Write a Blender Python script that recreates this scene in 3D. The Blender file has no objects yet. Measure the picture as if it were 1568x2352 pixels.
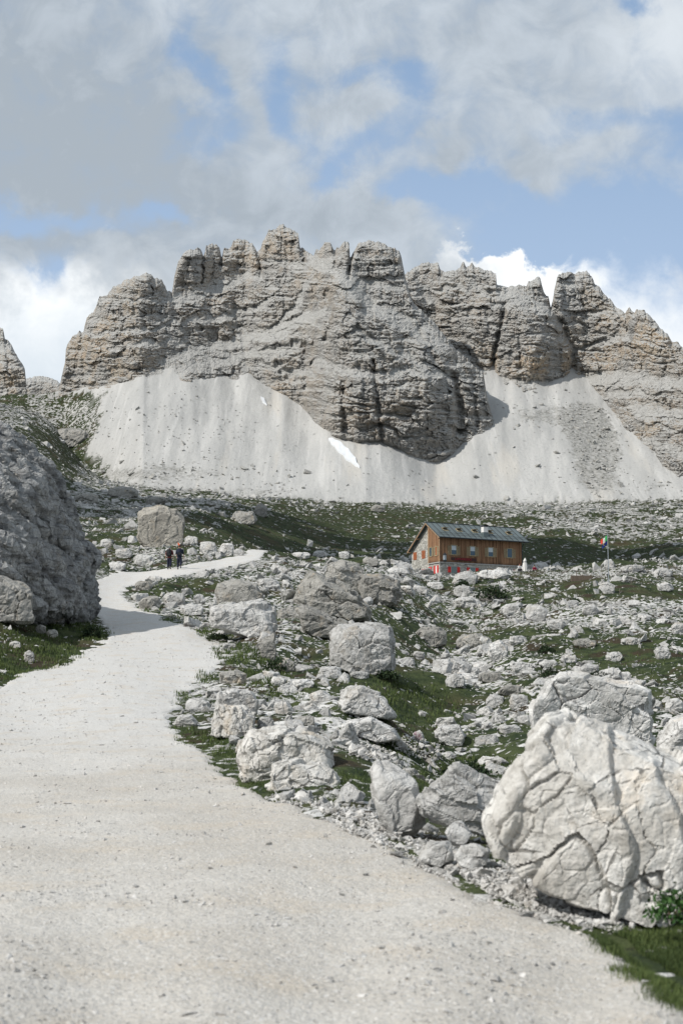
import bpy, bmesh, math, random
import numpy as np
from mathutils import Vector, Matrix

scene = bpy.context.scene
COL = scene.collection
random.seed(7)
RNG = np.random.default_rng(7)
R = math.radians

# ------------------------------------------------------------------ camera
F = 3267.0                      # focal length in photo units (photo drawn 1568 wide, 2352 high)
TILT = math.atan(424.0 / F)
cam_d = bpy.data.cameras.new("camera")
cam = bpy.data.objects.new("camera", cam_d)
COL.objects.link(cam)
cam.location = (0, 0, 0)
cam.rotation_euler = (math.pi / 2 + TILT, 0, 0)
cam_d.sensor_fit = 'VERTICAL'
cam_d.sensor_height = 36.0
cam_d.lens = 36.0 * F / 2352.0
cam_d.clip_start = 0.1
cam_d.clip_end = 6000
cam_d.dof.use_dof = True
cam_d.dof.focus_distance = 75.0
cam_d.dof.aperture_fstop = 3.2
scene.camera = cam

# ------------------------------------------------------------------ light
SUN_DIR = Vector((-0.62, -0.40, 0.70)).normalized()     # towards the sun
SUN_EL = math.asin(SUN_DIR.z)
SUN_AZ = math.atan2(SUN_DIR.x, SUN_DIR.y)               # from +Y towards +X
sun_d = bpy.data.lights.new("sun", 'SUN')
sun_d.energy = 3.35
sun_d.angle = R(0.7)
sun_d.color = (1.0, 0.955, 0.89)
sun = bpy.data.objects.new("sun", sun_d)
COL.objects.link(sun)
sun.rotation_euler = (-SUN_DIR).to_track_quat('-Z', 'Y').to_euler()
scene.view_settings.view_transform = 'Standard'
scene.view_settings.look = 'None'
scene.view_settings.exposure = 0.30
scene.view_settings.gamma = 1.0

# ------------------------------------------------------------------ node helpers
class NT:
    def __init__(s, tree):
        s.t = tree; s.n = tree.nodes; s.l = tree.links
    def new(s, typ, **kw):
        nd = s.n.new(typ)
        for k, v in kw.items():
            setattr(nd, k, v)
        return nd
    def put(s, sock, v):
        if isinstance(v, bpy.types.NodeSocket):
            s.l.new(v, sock)
        else:
            if isinstance(v, (tuple, list)) and sock.type == 'RGBA' and len(v) == 3:
                v = (*v, 1)
            sock.default_value = v
    def m(s, op, a, b=None, c=None, clamp=False):
        nd = s.new('ShaderNodeMath', operation=op); nd.use_clamp = clamp
        s.put(nd.inputs[0], a)
        if b is not None: s.put(nd.inputs[1], b)
        if c is not None: s.put(nd.inputs[2], c)
        return nd.outputs[0]
    def noise(s, vec, scale, detail=4, rough=.55, dist=0.0, dim='3D', lac=2.0):
        nd = s.new('ShaderNodeTexNoise', noise_dimensions=dim)
        if vec is not None: s.put(nd.inputs['Vector'], vec)
        s.put(nd.inputs['Scale'], scale); s.put(nd.inputs['Detail'], detail)
        s.put(nd.inputs['Roughness'], rough); s.put(nd.inputs['Distortion'], dist)
        s.put(nd.inputs['Lacunarity'], lac)
        return nd.outputs['Fac']
    def voro(s, vec, scale, feature='F1', out='Distance', rand=1.0):
        nd = s.new('ShaderNodeTexVoronoi', feature=feature)
        s.put(nd.inputs['Vector'], vec); s.put(nd.inputs['Scale'], scale)
        s.put(nd.inputs['Randomness'], rand)
        return nd.outputs[out]
    def ramp(s, v, lo, hi, a=0.0, b=1.0, smooth=True):
        nd = s.new('ShaderNodeMapRange')
        nd.interpolation_type = 'SMOOTHSTEP' if smooth else 'LINEAR'
        s.put(nd.inputs[0], v); s.put(nd.inputs[1], lo); s.put(nd.inputs[2], hi)
        s.put(nd.inputs[3], a); s.put(nd.inputs[4], b)
        return nd.outputs[0]
    def mix(s, f, a, b, blend='MIX'):
        nd = s.new('ShaderNodeMix', data_type='RGBA', blend_type=blend)
        s.put(nd.inputs[0], f); s.put(nd.inputs[6], a); s.put(nd.inputs[7], b)
        return nd.outputs[2]
    def mapping(s, vec, scale=(1, 1, 1), rot=(0, 0, 0), loc=(0, 0, 0)):
        nd = s.new('ShaderNodeMapping')
        s.put(nd.inputs['Vector'], vec)
        nd.inputs['Scale'].default_value = scale
        nd.inputs['Rotation'].default_value = rot
        nd.inputs['Location'].default_value = loc
        return nd.outputs[0]
    def bump(s, h, strength=.5, dist=.1, normal=None):
        nd = s.new('ShaderNodeBump')
        s.put(nd.inputs['Height'], h); s.put(nd.inputs['Strength'], strength)
        s.put(nd.inputs['Distance'], dist)
        if normal is not None: s.put(nd.inputs['Normal'], normal)
        return nd.outputs[0]

def material(name):
    mt = bpy.data.materials.new(name)
    mt.use_nodes = True
    t = NT(mt.node_tree)
    b = t.n['Principled BSDF']
    b.inputs['Roughness'].default_value = .9
    b.inputs['Specular IOR Level'].default_value = .2
    return mt, t, b

def plain(name, colr, rough=.8, metal=0.0, var=.15, scale=6.0, spec=.3):
    mt, t, b = material(name)
    tc = t.new('ShaderNodeTexCoord').outputs['Object']
    n = t.noise(tc, scale, 5, .6)
    f = t.ramp(n, .3, .7, 1 - var, 1 + var)
    hs = t.new('ShaderNodeHueSaturation')
    t.put(hs.inputs['Value'], f); t.put(hs.inputs['Color'], (*colr, 1))
    t.l.new(hs.outputs[0], b.inputs['Base Color'])
    b.inputs['Roughness'].default_value = rough
    b.inputs['Metallic'].default_value = metal
    b.inputs['Specular IOR Level'].default_value = spec
    return mt

# ------------------------------------------------------------------ photo point -> ray
CT, ST = math.cos(TILT), math.sin(TILT)
def us(dx, dy):
    """photo coordinates -> (x/y, z/y) of the sight line"""
    p = (np.asarray(dx, float) - 784) / F
    q = (1176 - np.asarray(dy, float)) / F
    y = CT - q * ST
    return p / y, (ST + q * CT) / y
def pix(u, s):
    """(x/y, z/y) -> photo coordinates"""
    d = CT + s * ST
    return 784 + F * u / d, 1176 - F * (s * CT - ST) / d

# ------------------------------------------------------------------ world: sky and clouds
world = bpy.data.worlds.new("World")
scene.world = world
world.use_nodes = True
W = NT(world.node_tree)
wbg = W.n['Background']
sky = W.new('ShaderNodeTexSky', sky_type='NISHITA')
sky.sun_disc = False
sky.sun_elevation = SUN_EL
sky.sun_rotation = SUN_AZ
sky.altitude = 2300
sky.air_density = 1.0
sky.dust_density = 1.6
sky.ozone_density = 1.2
wd = W.new('ShaderNodeTexCoord').outputs['Generated']
sep = W.new('ShaderNodeSeparateXYZ'); W.l.new(wd, sep.inputs[0])
yy = W.m('MAXIMUM', W.m('ABSOLUTE', sep.outputs[1]), .12)
cu = W.m('DIVIDE', sep.outputs[0], yy)
cv = W.m('DIVIDE', W.m('MAXIMUM', sep.outputs[2], 0.0), yy)
cmb = W.new('ShaderNodeCombineXYZ'); W.l.new(cu, cmb.inputs[0]); W.l.new(cv, cmb.inputs[1])
P = cmb.outputs[0]
# slow warp
wn = W.new('ShaderNodeTexNoise'); W.put(wn.inputs['Vector'], P)
wn.inputs['Scale'].default_value = 16; wn.inputs['Detail'].default_value = 5; wn.inputs['Roughness'].default_value = .55
vm = W.new('ShaderNodeVectorMath', operation='SUBTRACT'); W.l.new(wn.outputs['Color'], vm.inputs[0]); vm.inputs[1].default_value = (.5, .5, .5)
vs = W.new('ShaderNodeVectorMath', operation='SCALE'); W.l.new(vm.outputs[0], vs.inputs[0]); vs.inputs['Scale'].default_value = .085
va = W.new('ShaderNodeVectorMath', operation='ADD'); W.l.new(P, va.inputs[0]); W.l.new(vs.outputs[0], va.inputs[1])
PW = va.outputs[0]
def blob(cx, cy, rx, ry, ang=0, vec=None):
    """soft elliptical lump in sky-direction space, 1 at its centre"""
    u0, s0 = us(cx, cy)
    a = W.new('ShaderNodeVectorMath', operation='SUBTRACT'); W.l.new(vec or PW, a.inputs[0]); a.inputs[1].default_value = (float(u0), float(s0), 0)
    mp = W.new('ShaderNodeMapping', vector_type='TEXTURE'); W.l.new(a.outputs[0], mp.inputs[0])
    mp.inputs['Rotation'].default_value = (0, 0, R(ang))
    mp.inputs['Scale'].default_value = (rx / F, ry / F, 1)
    ln = W.new('ShaderNodeVectorMath', operation='LENGTH'); W.l.new(mp.outputs[0], ln.inputs[0])
    return W.ramp(ln.outputs['Value'], 0.0, 1.0, 1.0, 0.0)
def total(items):
    acc = None
    for wgt, bl in items:
        v = W.m('MULTIPLY', bl, wgt)
        acc = v if acc is None else W.m('ADD', acc, v)
    return acc
n_big = W.noise(P, 9, 7, .58, .3)
n_mid = W.noise(P, 26, 7, .6, .4)
n_fin = W.noise(P, 70, 6, .6, .3)
# blue openings in the high cloud (photo coordinates, radii, angle)
holes = total([
    (1.25, blob(440, 150, 90, 170, 22)), (1.1, blob(480, 240, 95, 90)), (.95, blob(490, 318, 150, 80, 8)),
    (1.25, blob(630, 190, 100, 180, 24)), (1.1, blob(690, 280, 95, 130, 16)), (.85, blob(860, 190, 270, 70, -4)),
    (.9, blob(945, 225, 105, 105)), (1.2, blob(850, 345, 230, 105, 18)), (1.05, blob(740, 405, 130, 46, 12)),
    (2.3, blob(1330, 480, 600, 160, 0)), (2.0, blob(1500, 560, 420, 140, 0)), (1.3, blob(1010, 430, 250, 110, 26)), (2.0, blob(1250, 600, 320, 110, 0)),
    (1.0, blob(1370, 275, 240, 60, 0)), (1.2, blob(1560, 330, 190, 90, -8)), (1.6, blob(1470, 8, 80, 50, 0)),
    (1.35, blob(140, 515, 370, 66, 0)), (1.1, blob(-120, 500, 300, 70, 0)), (1.0, blob(380, 505, 90, 40, 0)),
    (2.2, blob(150, 780, 560, 220, 0)), (2.6, blob(1400, 760, 620, 220, 0)),
    (-1.0, blob(1010, 370, 75, 120, 10)), (-.75, blob(1200, 385, 130, 52, 12)), (-.8, blob(830, 260, 130, 80, 28)),
    (-1.1, blob(760, 500, 330, 90, -14)), (-1.0, blob(930, 520, 150, 60, 0)),
])
nz = W.m('ADD', W.m('ADD', W.m('MULTIPLY', n_big, .7), W.m('MULTIPLY', n_mid, .85)), W.m('MULTIPLY', n_fin, .35))
fld = W.m('ADD', W.m('SUBTRACT', .55, holes), W.m('MULTIPLY', W.m('SUBTRACT', nz, .95), 2.3))
high = W.ramp(fld, -1.1, .75)
# white cumulus bank rising behind the mountain
xs = W.m('MULTIPLY', cu, F); xs = W.m('ADD', xs, 784)
fc = W.new('ShaderNodeFloatCurve'); cvn = fc.mapping.curves[0]
tops = [(-2200, 620), (-300, 590), (0, 560), (200, 540), (330, 520), (420, 514), (500, 560), (700, 600), (960, 560), (1040, 527), (1100, 548), (1160, 572), (1290, 568), (1400, 578), (1480, 590), (1568, 612), (1900, 660), (3800, 640)]
X0, X1 = -2200., 3800.
Y0, Y1 = 480., 700.
while len(cvn.points) < len(tops): cvn.points.new(.5, .5)
for i, (a, b) in enumerate(tops):
    cvn.points[i].location = ((a - X0) / (X1 - X0), (b - Y0) / (Y1 - Y0)); cvn.points[i].handle_type = 'VECTOR'
fc.mapping.update()
W.l.new(W.ramp(xs, X0, X1, 0, 1, False), fc.inputs['Value'])
topy = W.m('ADD', W.m('MULTIPLY', fc.outputs[0], (Y1 - Y0) / F), Y0 / F)
ypix = W.m('SUBTRACT', 1600. / F, cv)
depth_c = W.m('SUBTRACT', ypix, topy)
puff = W.voro(va.outputs[0], 38, 'SMOOTH_F1')
depth_c = W.m('ADD', depth_c, W.m('MULTIPLY', W.m('SUBTRACT', .32, puff), .035))
depth_c = W.m('ADD', depth_c, W.m('MULTIPLY', W.m('SUBTRACT', n_mid, .5), .075))
depth_c = W.m('ADD', depth_c, W.m('MULTIPLY', W.m('SUBTRACT', n_fin, .5), .03))
edge_w = W.ramp(xs, 1250, 1500, .007, .05)
edge_w = W.m('ADD', edge_w, W.ramp(xs, 60, 560, .022, .0))
low = W.m('DIVIDE', depth_c, edge_w); low = W.ramp(low, -.3, 1.0)
# colours
shade = W.noise(P, 5, 5, .55, .2)
left_dark = total([(1.0, blob(150, 330, 700, 420, 0, P)), (.5, blob(700, 480, 420, 140, 0, P)), (.7, blob(0, 0, 500, 350, 0, P))])
gf = W.m('SUBTRACT', W.m('ADD', W.m('MULTIPLY', W.m('SUBTRACT', shade, .35), 1.3), W.ramp(n_mid, .3, .75, 0, .5)), W.m('MULTIPLY', left_dark, .62), clamp=True)
hc = W.mix(gf, (.34, .385, .43), (.56, .615, .675))
rightup = blob(1560, 60, 330, 260, 0, P)
hc = W.mix(W.m('MULTIPLY', rightup, .6), hc, (.70, .735, .76))
lc = W.mix(W.ramp(depth_c, .0, .10, 0, 1), (.86, .88, .89), (.62, .68, .735))
skc = W.new('ShaderNodeVectorMath', operation='SCALE'); W.l.new(sky.outputs[0], skc.inputs[0]); skc.inputs['Scale'].default_value = .088
skyc = W.mix(.8, skc.outputs[0], W.mix(W.ramp(cv, .25, .5), (.39, .51, .68), (.265, .385, .565)))
c1 = W.mix(low, skyc, lc)
c2 = W.mix(W.m('MULTIPLY', high, .95), c1, hc)
W.l.new(c2, wbg.inputs['Color'])
wbg.inputs['Strength'].default_value = 1.0

# ------------------------------------------------------------------ numpy noise
_perm = np.random.default_rng(11).permutation(512).astype(np.int64)
_g = np.random.default_rng(5).normal(size=(512, 3)); _g /= np.linalg.norm(_g, axis=1)[:, None]
def perlin(x, y, z=0.0):
    x, y, z = np.broadcast_arrays(np.asarray(x, float), np.asarray(y, float), np.asarray(z, float))
    xi, yi, zi = np.floor(x).astype(np.int64), np.floor(y).astype(np.int64), np.floor(z).astype(np.int64)
    xf, yf, zf = x - xi, y - yi, z - zi
    fx, fy, fz = [t * t * t * (t * (t * 6 - 15) + 10) for t in (xf, yf, zf)]
    out = 0
    for dx in (0, 1):
        wx = fx if dx else 1 - fx
        for dy in (0, 1):
            wy = fy if dy else 1 - fy
            for dz in (0, 1):
                wz = fz if dz else 1 - fz
                h = _perm[(_perm[(_perm[(xi + dx) & 511] + yi + dy) & 511] + zi + dz) & 511]
                g = _g[h]
                out = out + wx * wy * wz * (g[..., 0] * (xf - dx) + g[..., 1] * (yf - dy) + g[..., 2] * (zf - dz))
    return out * 1.6
def fbm(x, y, z=0.0, o=4, rough=.5):
    a, f, s = 1.0, 1.0, 0.0
    for i in range(o):
        s = s + a * perlin(np.asarray(x) * f + i * 17.3, np.asarray(y) * f + i * 9.1, np.asarray(z) * f + i * 5.7)
        a *= rough; f *= 2.03
    return s
def ridged(x, y, z=0.0, o=4, rough=.5):
    a, f, s = 1.0, 1.0, 0.0
    for i in range(o):
        s = s + a * (1 - 2 * np.abs(perlin(np.asarray(x) * f + i * 31.3, np.asarray(y) * f + i * 3.1, np.asarray(z) * f + i * 7.7)))
        a *= rough; f *= 2.07
    return s
def _h(ix, iy, iz, k):
    return ((_perm[(_perm[(_perm[ix & 511] + iy) & 511] + iz) & 511] * 7 + k * 131) * 2654435761 % 4294967296) / 4294967296.0
def cells(x, y, z=None, seed=0):
    """chipped blocks: nearest scattered seed point -> (value per block, tilt offset, distance to block edge)"""
    x = np.asarray(x, float) + seed * 13.7; y = np.asarray(y, float) + seed * 7.3
    three = z is not None
    z = np.zeros_like(x) if z is None else np.asarray(z, float) + seed * 3.1
    xi, yi, zi = np.floor(x).astype(np.int64), np.floor(y).astype(np.int64), np.floor(z).astype(np.int64)
    f1 = np.full(x.shape, 9.); f2 = np.full(x.shape, 9.); val = np.zeros(x.shape); til = np.zeros(x.shape)
    for dx in (-1, 0, 1):
        for dy in (-1, 0, 1):
            for dz in ((-1, 0, 1) if three else (0,)):
                cx, cy, cz = xi + dx, yi + dy, zi + dz
                px_, py_ = cx + _h(cx, cy, cz, 1), cy + _h(cx, cy, cz, 2)
                pz_ = cz + _h(cx, cy, cz, 3) if three else 0
                ex, ey, ez = x - px_, y - py_, z - pz_ if three else 0
                d = ex * ex + ey * ey + ez * ez
                g1, g2, g3 = _h(cx, cy, cz, 4) - .5, _h(cx, cy, cz, 5) - .5, _h(cx, cy, cz, 6) - .5
                v = _h(cx, cy, cz, 7); tt = g1 * ex + g2 * ey + g3 * ez
                c1 = d < f1
                f2 = np.where(c1, f1, np.minimum(f2, d)); val = np.where(c1, v, val); til = np.where(c1, tt, til); f1 = np.where(c1, d, f1)
    return val, til, np.sqrt(f2) - np.sqrt(f1)
def sst(x, a, b):
    t = np.clip((x - a) / (b - a), 0, 1)
    return t * t * (3 - 2 * t)

# ------------------------------------------------------------------ mesh helpers
def link(o, parent=None):
    COL.objects.link(o)
    if parent is not None: o.parent = parent
    return o
def np_mesh(name, verts, quads=None, tris=None, mat=None, smooth=True):
    me = bpy.data.meshes.new(name)
    verts = np.asarray(verts, np.float32).reshape(-1, 3)
    q = np.zeros((0, 4), np.int32) if quads is None else np.asarray(quads, np.int32)
    t = np.zeros((0, 3), np.int32) if tris is None else np.asarray(tris, np.int32)
    nq, nt = len(q), len(t)
    me.vertices.add(len(verts)); me.vertices.foreach_set('co', verts.ravel())
    me.loops.add(nq * 4 + nt * 3)
    me.loops.foreach_set('vertex_index', np.concatenate([q.ravel(), t.ravel()]))
    me.polygons.add(nq + nt)
    starts = np.concatenate([np.arange(nq) * 4, nq * 4 + np.arange(nt) * 3]).astype(np.int32)
    me.polygons.foreach_set('loop_start', starts)
    me.update(calc_edges=True)
    me.polygons.foreach_set('use_smooth', np.full(nq + nt, smooth))
    if mat is not None: me.materials.append(mat)
    me.validate()
    return me
def attr(me, name, vals):
    a = me.attributes.new(name, 'FLOAT', 'POINT')
    a.data.foreach_set('value', np.asarray(vals, np.float32).ravel())
def grid_quads(nr, nc, keep=None):
    i = np.arange(nr * nc).reshape(nr, nc)
    q = np.stack([i[:-1, :-1], i[:-1, 1:], i[1:, 1:], i[1:, :-1]], -1)
    if keep is not None: q = q[keep]
    return q.reshape(-1, 4)
def compact(verts, quads):
    used = np.zeros(len(verts), bool); used[quads.ravel()] = True
    idx = np.cumsum(used) - 1
    return used, idx[quads]
def tag(o, label=None, cat=None, group=None, kind=None):
    if label: o['label'] = label
    if cat: o['category'] = cat
    if group: o['group'] = group
    if kind: o['kind'] = kind
    return o

# ------------------------------------------------------------------ terrain control points: photo x, photo y, metres away
CP = []
for x in (-900, -300, 200, 784, 1300, 1900, 2600):
    for Y, z in ((1.2, -1.6), (3, -1.6), (5, -1.62)):
        CP.append((us(x, 1700)[0], Y, z))
def c(dx, dy, Y):
    u, s = us(dx, dy); CP.append((float(u), Y, float(s) * Y))
for x in (-500, 0, 500, 1000, 1500, 2000):
    c(x, 2347, 7)
for x in (-200, 300, 800, 1300, 1800): c(x, 2010, 12)
for a in [(-200, 1800, 20.5), (200, 1800, 20.5), (560, 1800, 20.5), (0, 1690, 30), (415, 1680, 30), (0, 1610, 40), (420, 1605, 40),
          (500, 1500, 54), (250, 1500, 53), (250, 1440, 65), (430, 1440, 64), (250, 1390, 76), (250, 1345, 92), (310, 1345, 93),
          (400, 1311, 105), (500, 1294, 115), (640, 1269, 128),
          (-60, 1530, 47), (0, 1480, 52), (100, 1440, 60), (-250, 1430, 50), (0, 1400, 58), (-600, 1350, 55), (-700, 1150, 75), (-100, 1330, 66), (150, 1380, 72),
          (330, 1300, 118), (300, 1262, 135), (370, 1243, 140), (250, 1230, 165), (470, 1250, 140), (560, 1262, 135),
          (200, 1195, 210), (300, 1165, 290), (200, 1120, 380), (110, 1030, 520), (30, 940, 700), (-300, 900, 700), (-300, 1150, 200), (300, 1125, 480), (300, 1118, 620), (190, 1098, 520), (190, 1075, 640), (120, 975, 700),
          (-800, 1000, 400), (-800, 850, 700), (-1200, 1200, 100),
          (420, 1180, 250), (450, 1140, 420), (560, 1236, 240), (600, 1290, 190), (640, 1180, 380), (620, 1150, 520),
          (330, 1360, 84), (480, 1420, 72), (620, 1480, 58), (560, 1520, 50), (620, 1330, 100), (500, 1350, 88),
          (700, 1600, 40), (620, 1700, 27), (800, 1720, 24), (700, 1520, 52), (850, 1570, 45), (700, 1300, 125), (760, 1440, 72), (900, 1400, 92), (760, 1290, 138),
          (784, 1300, 230), (784, 1230, 370), (784, 1178, 540), (900, 1300, 150),
          (850, 1850, 17), (1000, 1810, 24), (1100, 1930, 14.5), (1300, 2080, 10.8), (1500, 2140, 10), (1568, 1900, 16), (1400, 1730, 26), (1900, 1900, 15), (1900, 1700, 30),
          (1000, 1690, 37), (1150, 1680, 38), (1000, 1600, 52), (1000, 1500, 80), (1000, 1420, 112), (1000, 1360, 145), (1000, 1320, 174), (1100, 1314, 180), (1205, 1318, 176),
          (1250, 1600, 48), (1250, 1500, 72), (1250, 1400, 110), (1300, 1345, 150), (1300, 1305, 185), (1400, 1288, 200),
          (1568, 1600, 46), (1568, 1500, 68), (1568, 1400, 108), (1568, 1340, 145), (1568, 1292, 195),
          (1900, 1600, 44), (1900, 1400, 100), (1900, 1292, 195), (2500, 1500, 60), (2500, 1300, 180), (2500, 1180, 500),
          (1080, 1375, 215), (1400, 1345, 245), (1700, 1340, 245), (1080, 1312, 262), (1300, 1306, 280), (1500, 1296, 290),
          (1080, 1250, 350), (1080, 1200, 460), (1080, 1166, 620), (1300, 1240, 370), (1300, 1195, 480), (1300, 1162, 620),
          (1568, 1235, 380), (1568, 1190, 490), (1568, 1160, 620), (1900, 1230, 380), (1900, 1160, 620), (930, 1170, 600), (930, 1205, 460), (930, 1290, 270), (850, 1175, 570),
          (-300, 940, 900), (60, 950, 900), (200, 1080, 900), (300, 1115, 900), (500, 1140, 900), (1000, 1150, 900), (1568, 1145, 900), (2500, 1145, 900),
          (-800, 800, 1400), (500, 1100, 1400), (1500, 1100, 1400), (2500, 1100, 1400)]:
    c(*a)
CP = np.array(CP)
def tkey(u, Y): return np.stack([np.asarray(u) * 9.0, np.log(np.asarray(Y))], -1)
TP = tkey(CP[:, 0], CP[:, 1])
TV = CP[:, 2] / CP[:, 1]
def _kern(d2): return np.where(d2 > 1e-12, .5 * d2 * np.log(np.maximum(d2, 1e-12)), 0)
_n = len(TP)
_A = np.zeros((_n + 3, _n + 3))
_d2 = ((TP[:, None] - TP[None]) ** 2).sum(-1)
_A[:_n, :_n] = _kern(_d2) + np.eye(_n) * .006
_A[:_n, _n:] = np.c_[np.ones(_n), TP]; _A[_n:, :_n] = _A[:_n, _n:].T
TW = np.linalg.solve(_A, np.r_[TV, 0, 0, 0])
def tps(u, Y):
    q = tkey(u, Y); sh = q.shape[:-1]; q = q.reshape(-1, 2); out = np.empty(len(q))
    for i in range(0, len(q), 20000):
        b = q[i:i + 20000]
        d2 = ((b[:, None] - TP[None]) ** 2).sum(-1)
        out[i:i + 20000] = _kern(d2) @ TW[:_n] + TW[_n] + b @ TW[_n + 1:]
    return out.reshape(sh)
def gz_smooth(u, Y):
    """height of the bare hill surface (no bumps) at x = u*Y"""
    z = tps(u, Y) * Y
    dx = pix(u, .2)[0]
    # scree slope: cones of debris leaning on the cliffs
    fl = np.interp(dx, [-900, 150, 330, 600, 840, 1000, 1250, 1568, 2500], [760, 740, 655, 640, 625, 650, 648, 645, 640])
    zf = np.interp(dx, [-900, 150, 330, 600, 840, 1000, 1250, 1568, 2500], [.165, .163, .150, .138, .130, .133, .134, .134, .134]) * fl
    k = .62 + .04 * np.sin(dx / 140.)
    sc = zf + k * (np.minimum(Y, 835) - fl) - .35 * np.maximum(Y - 850, 0) - 7 * np.exp(-((dx - 995) / 55) ** 2) * sst(Y, 640, 700) - 3 * np.exp(-((dx - 690) / 30) ** 2) * sst(Y, 640, 720)
    sc = sc + 2.6 * fbm(dx / 95., Y / 260., 3, 3, .5) * sst(Y, 640, 740)
    sc = np.where(Y > 560, sc, -1e3)
    w = 3.0
    hi = np.maximum(z, sc); lo = np.minimum(z, sc)
    z2 = hi + w * np.exp(-(hi - lo) / w) * .5
    scree = sst(sc - z + 2.5 * fbm(dx / 12., Y / 14., 6, 4, .7), -3.5, 3.5)
    return z2, scree
# grid in bearing and log distance
ucore = np.linspace(-.275, .275, 640)
uo = .275 + np.cumsum(np.linspace(.004, .05, 24))
UG = np.concatenate([-uo[::-1], ucore, uo])
LG = np.concatenate([np.linspace(math.log(1.2), math.log(6), 60)[:-1], np.linspace(math.log(6), math.log(1150), 800)])
UU, LL = np.meshgrid(UG, LG)
YY = np.exp(LL)
# coarse evaluation then interpolation keeps this quick
uc = np.concatenate([-uo[::-1], np.linspace(-.275, .275, 130), uo]); lc_ = np.linspace(LG[0], LG[-1], 300)
_S = tps(*np.meshgrid(uc, np.exp(lc_)))
def bilin(xs, ys, T, x, y):
    i = np.clip(np.searchsorted(xs, x) - 1, 0, len(xs) - 2); j = np.clip(np.searchsorted(ys, y) - 1, 0, len(ys) - 2)
    fx = np.clip((x - xs[i]) / (xs[i + 1] - xs[i]), 0, 1); fy = np.clip((y - ys[j]) / (ys[j + 1] - ys[j]), 0, 1)
    return (T[j, i] * (1 - fx) + T[j, i + 1] * fx) * (1 - fy) + (T[j + 1, i] * (1 - fx) + T[j + 1, i + 1] * fx) * fy
def tps(u, Y, _S=_S): return bilin(uc, lc_, _S, np.asarray(u), np.log(np.asarray(Y)))
ZG, SCREE = gz_smooth(UU, YY)
ZG0 = ZG.copy()
def gz(x, y):
    x = np.asarray(x, float); y = np.asarray(y, float)
    return bilin(UG, LG, ZG, x / y, np.log(y))
def hit(dx, dy, Z=None, first=3.0):
    """where the sight line through a photo point meets the ground -> x, y, z"""
    dx = np.atleast_1d(np.asarray(dx, float)); dy = np.atleast_1d(np.asarray(dy, float))
    u, s = us(dx, dy)
    Zt = ZG if Z is None else Z
    Ls = np.linspace(math.log(first), LG[-1], 1500)
    out = np.empty((len(dx), 3))
    for k in range(len(dx)):
        zz = bilin(UG, LG, Zt, np.full(len(Ls), u[k]), Ls) / np.exp(Ls)
        w = np.nonzero(zz >= s[k])[0]
        j = w[0] if len(w) else len(Ls) - 1
        L = Ls[j]
        if 0 < j < len(Ls) and len(w):
            a, b = zz[j - 1] - s[k], zz[j] - s[k]
            L = Ls[j - 1] + (Ls[j] - Ls[j - 1]) * (-a / (b - a) if b != a else 0)
        Y = math.exp(L); out[k] = (u[k] * Y, Y, s[k] * Y)
    return out
# ------------------------------------------------------------------ path outline (photo points along both edges)
edgeR = [(1720, 2440), (1640, 2352), (1545, 2245), (1415, 2158), (1270, 2105), (1130, 2065), (1010, 2000), (930, 1950), (850, 1915), (760, 1880), (640, 1842),
         (560, 1800), (510, 1760), (465, 1722), (412, 1680), (405, 1640), (420, 1600), (462, 1562), (520, 1522), (526, 1500), (500, 1480), (468, 1462),
         (440, 1443), (385, 1424), (335, 1402), (300, 1382), (284, 1362), (300, 1347), (400, 1326), (500, 1307), (600, 1286), (655, 1272)]
edgeL = [(640, 1266), (560, 1272), (480, 1288), (400, 1303), (270, 1311), (215, 1335), (205, 1370), (212, 1400), (222, 1420), (250, 1445), (236, 1470),
         (192, 1500), (160, 1516), (60, 1542), (0, 1570), (-250, 1620), (-700, 1750)]
pe = np.array(edgeR + edgeL, float)
PW_ = hit(pe[:, 0], pe[:, 1], ZG0)[:, :2]
PW_ = np.concatenate([PW_, [(-16., 16.), (-16., 1.0), (2.6, 1.0)]])
def in_poly(px, py, poly):
    c_ = np.zeros(px.shape, bool); n = len(poly); j = n - 1
    for i in range(n):
        xi, yi = poly[i]; xj, yj = poly[j]
        c_ ^= ((yi > py) != (yj > py)) & (px < (xj - xi) * (py - yi) / (yj - yi + 1e-12) + xi)
        j = i
    return c_
def seg_dist(px, py, poly):
    d = np.full(px.shape, 1e9); n = len(poly)
    for i in range(n):
        ax, ay = poly[i]; bx, by = poly[(i + 1) % n]
        vx, vy = bx - ax, by - ay; L2 = vx * vx + vy * vy + 1e-9
        t = np.clip(((px - ax) * vx + (py - ay) * vy) / L2, 0, 1)
        d = np.minimum(d, np.hypot(px - ax - t * vx, py - ay - t * vy))
    return d
def path_sd(x, y):
    """signed distance to the path edge, positive inside"""
    d = seg_dist(x, y, PW_); ins = in_poly(x, y, PW_)
    d = np.where(ins, d, -d)
    return d + fbm(x * .9, y * .9, 3.3, 4, .6) * .22 * np.clip(y / 25, .35, 1.6)
XG = UU * YY
near = YY < 160
SD = np.full(XG.shape, -99.0)
SD[near] = path_sd(XG[near], YY[near])
off = sst(-SD, -.1, 2.5)
fade_near = sst(YY, 5, 30)
fade_far = 1 - sst(YY, 250, 420)
bumps = (fbm(XG / 7., YY / 9., 0, 4, .5) * .55 * fade_near * fade_far + fbm(XG / 1.7, YY / 2.1, 2, 4, .55) * .16 * (.4 + .6 * fade_near)
         + fbm(XG / .5, YY / .5, 4, 2) * .03 * (1 - sst(YY, 40, 90))) * off
bumps += fbm(XG / 60., YY / 60., 7, 5, .5) * 3.0 * sst(YY, 230, 420) * (1 - SCREE)
bumps += SCREE * (fbm(XG / 30., YY / 30., 9, 5, .65) * .7)
near_flat = 1 - .85 * sst(-YY, -14, -7)
ZG = ZG0 + bumps * near_flat
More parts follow.
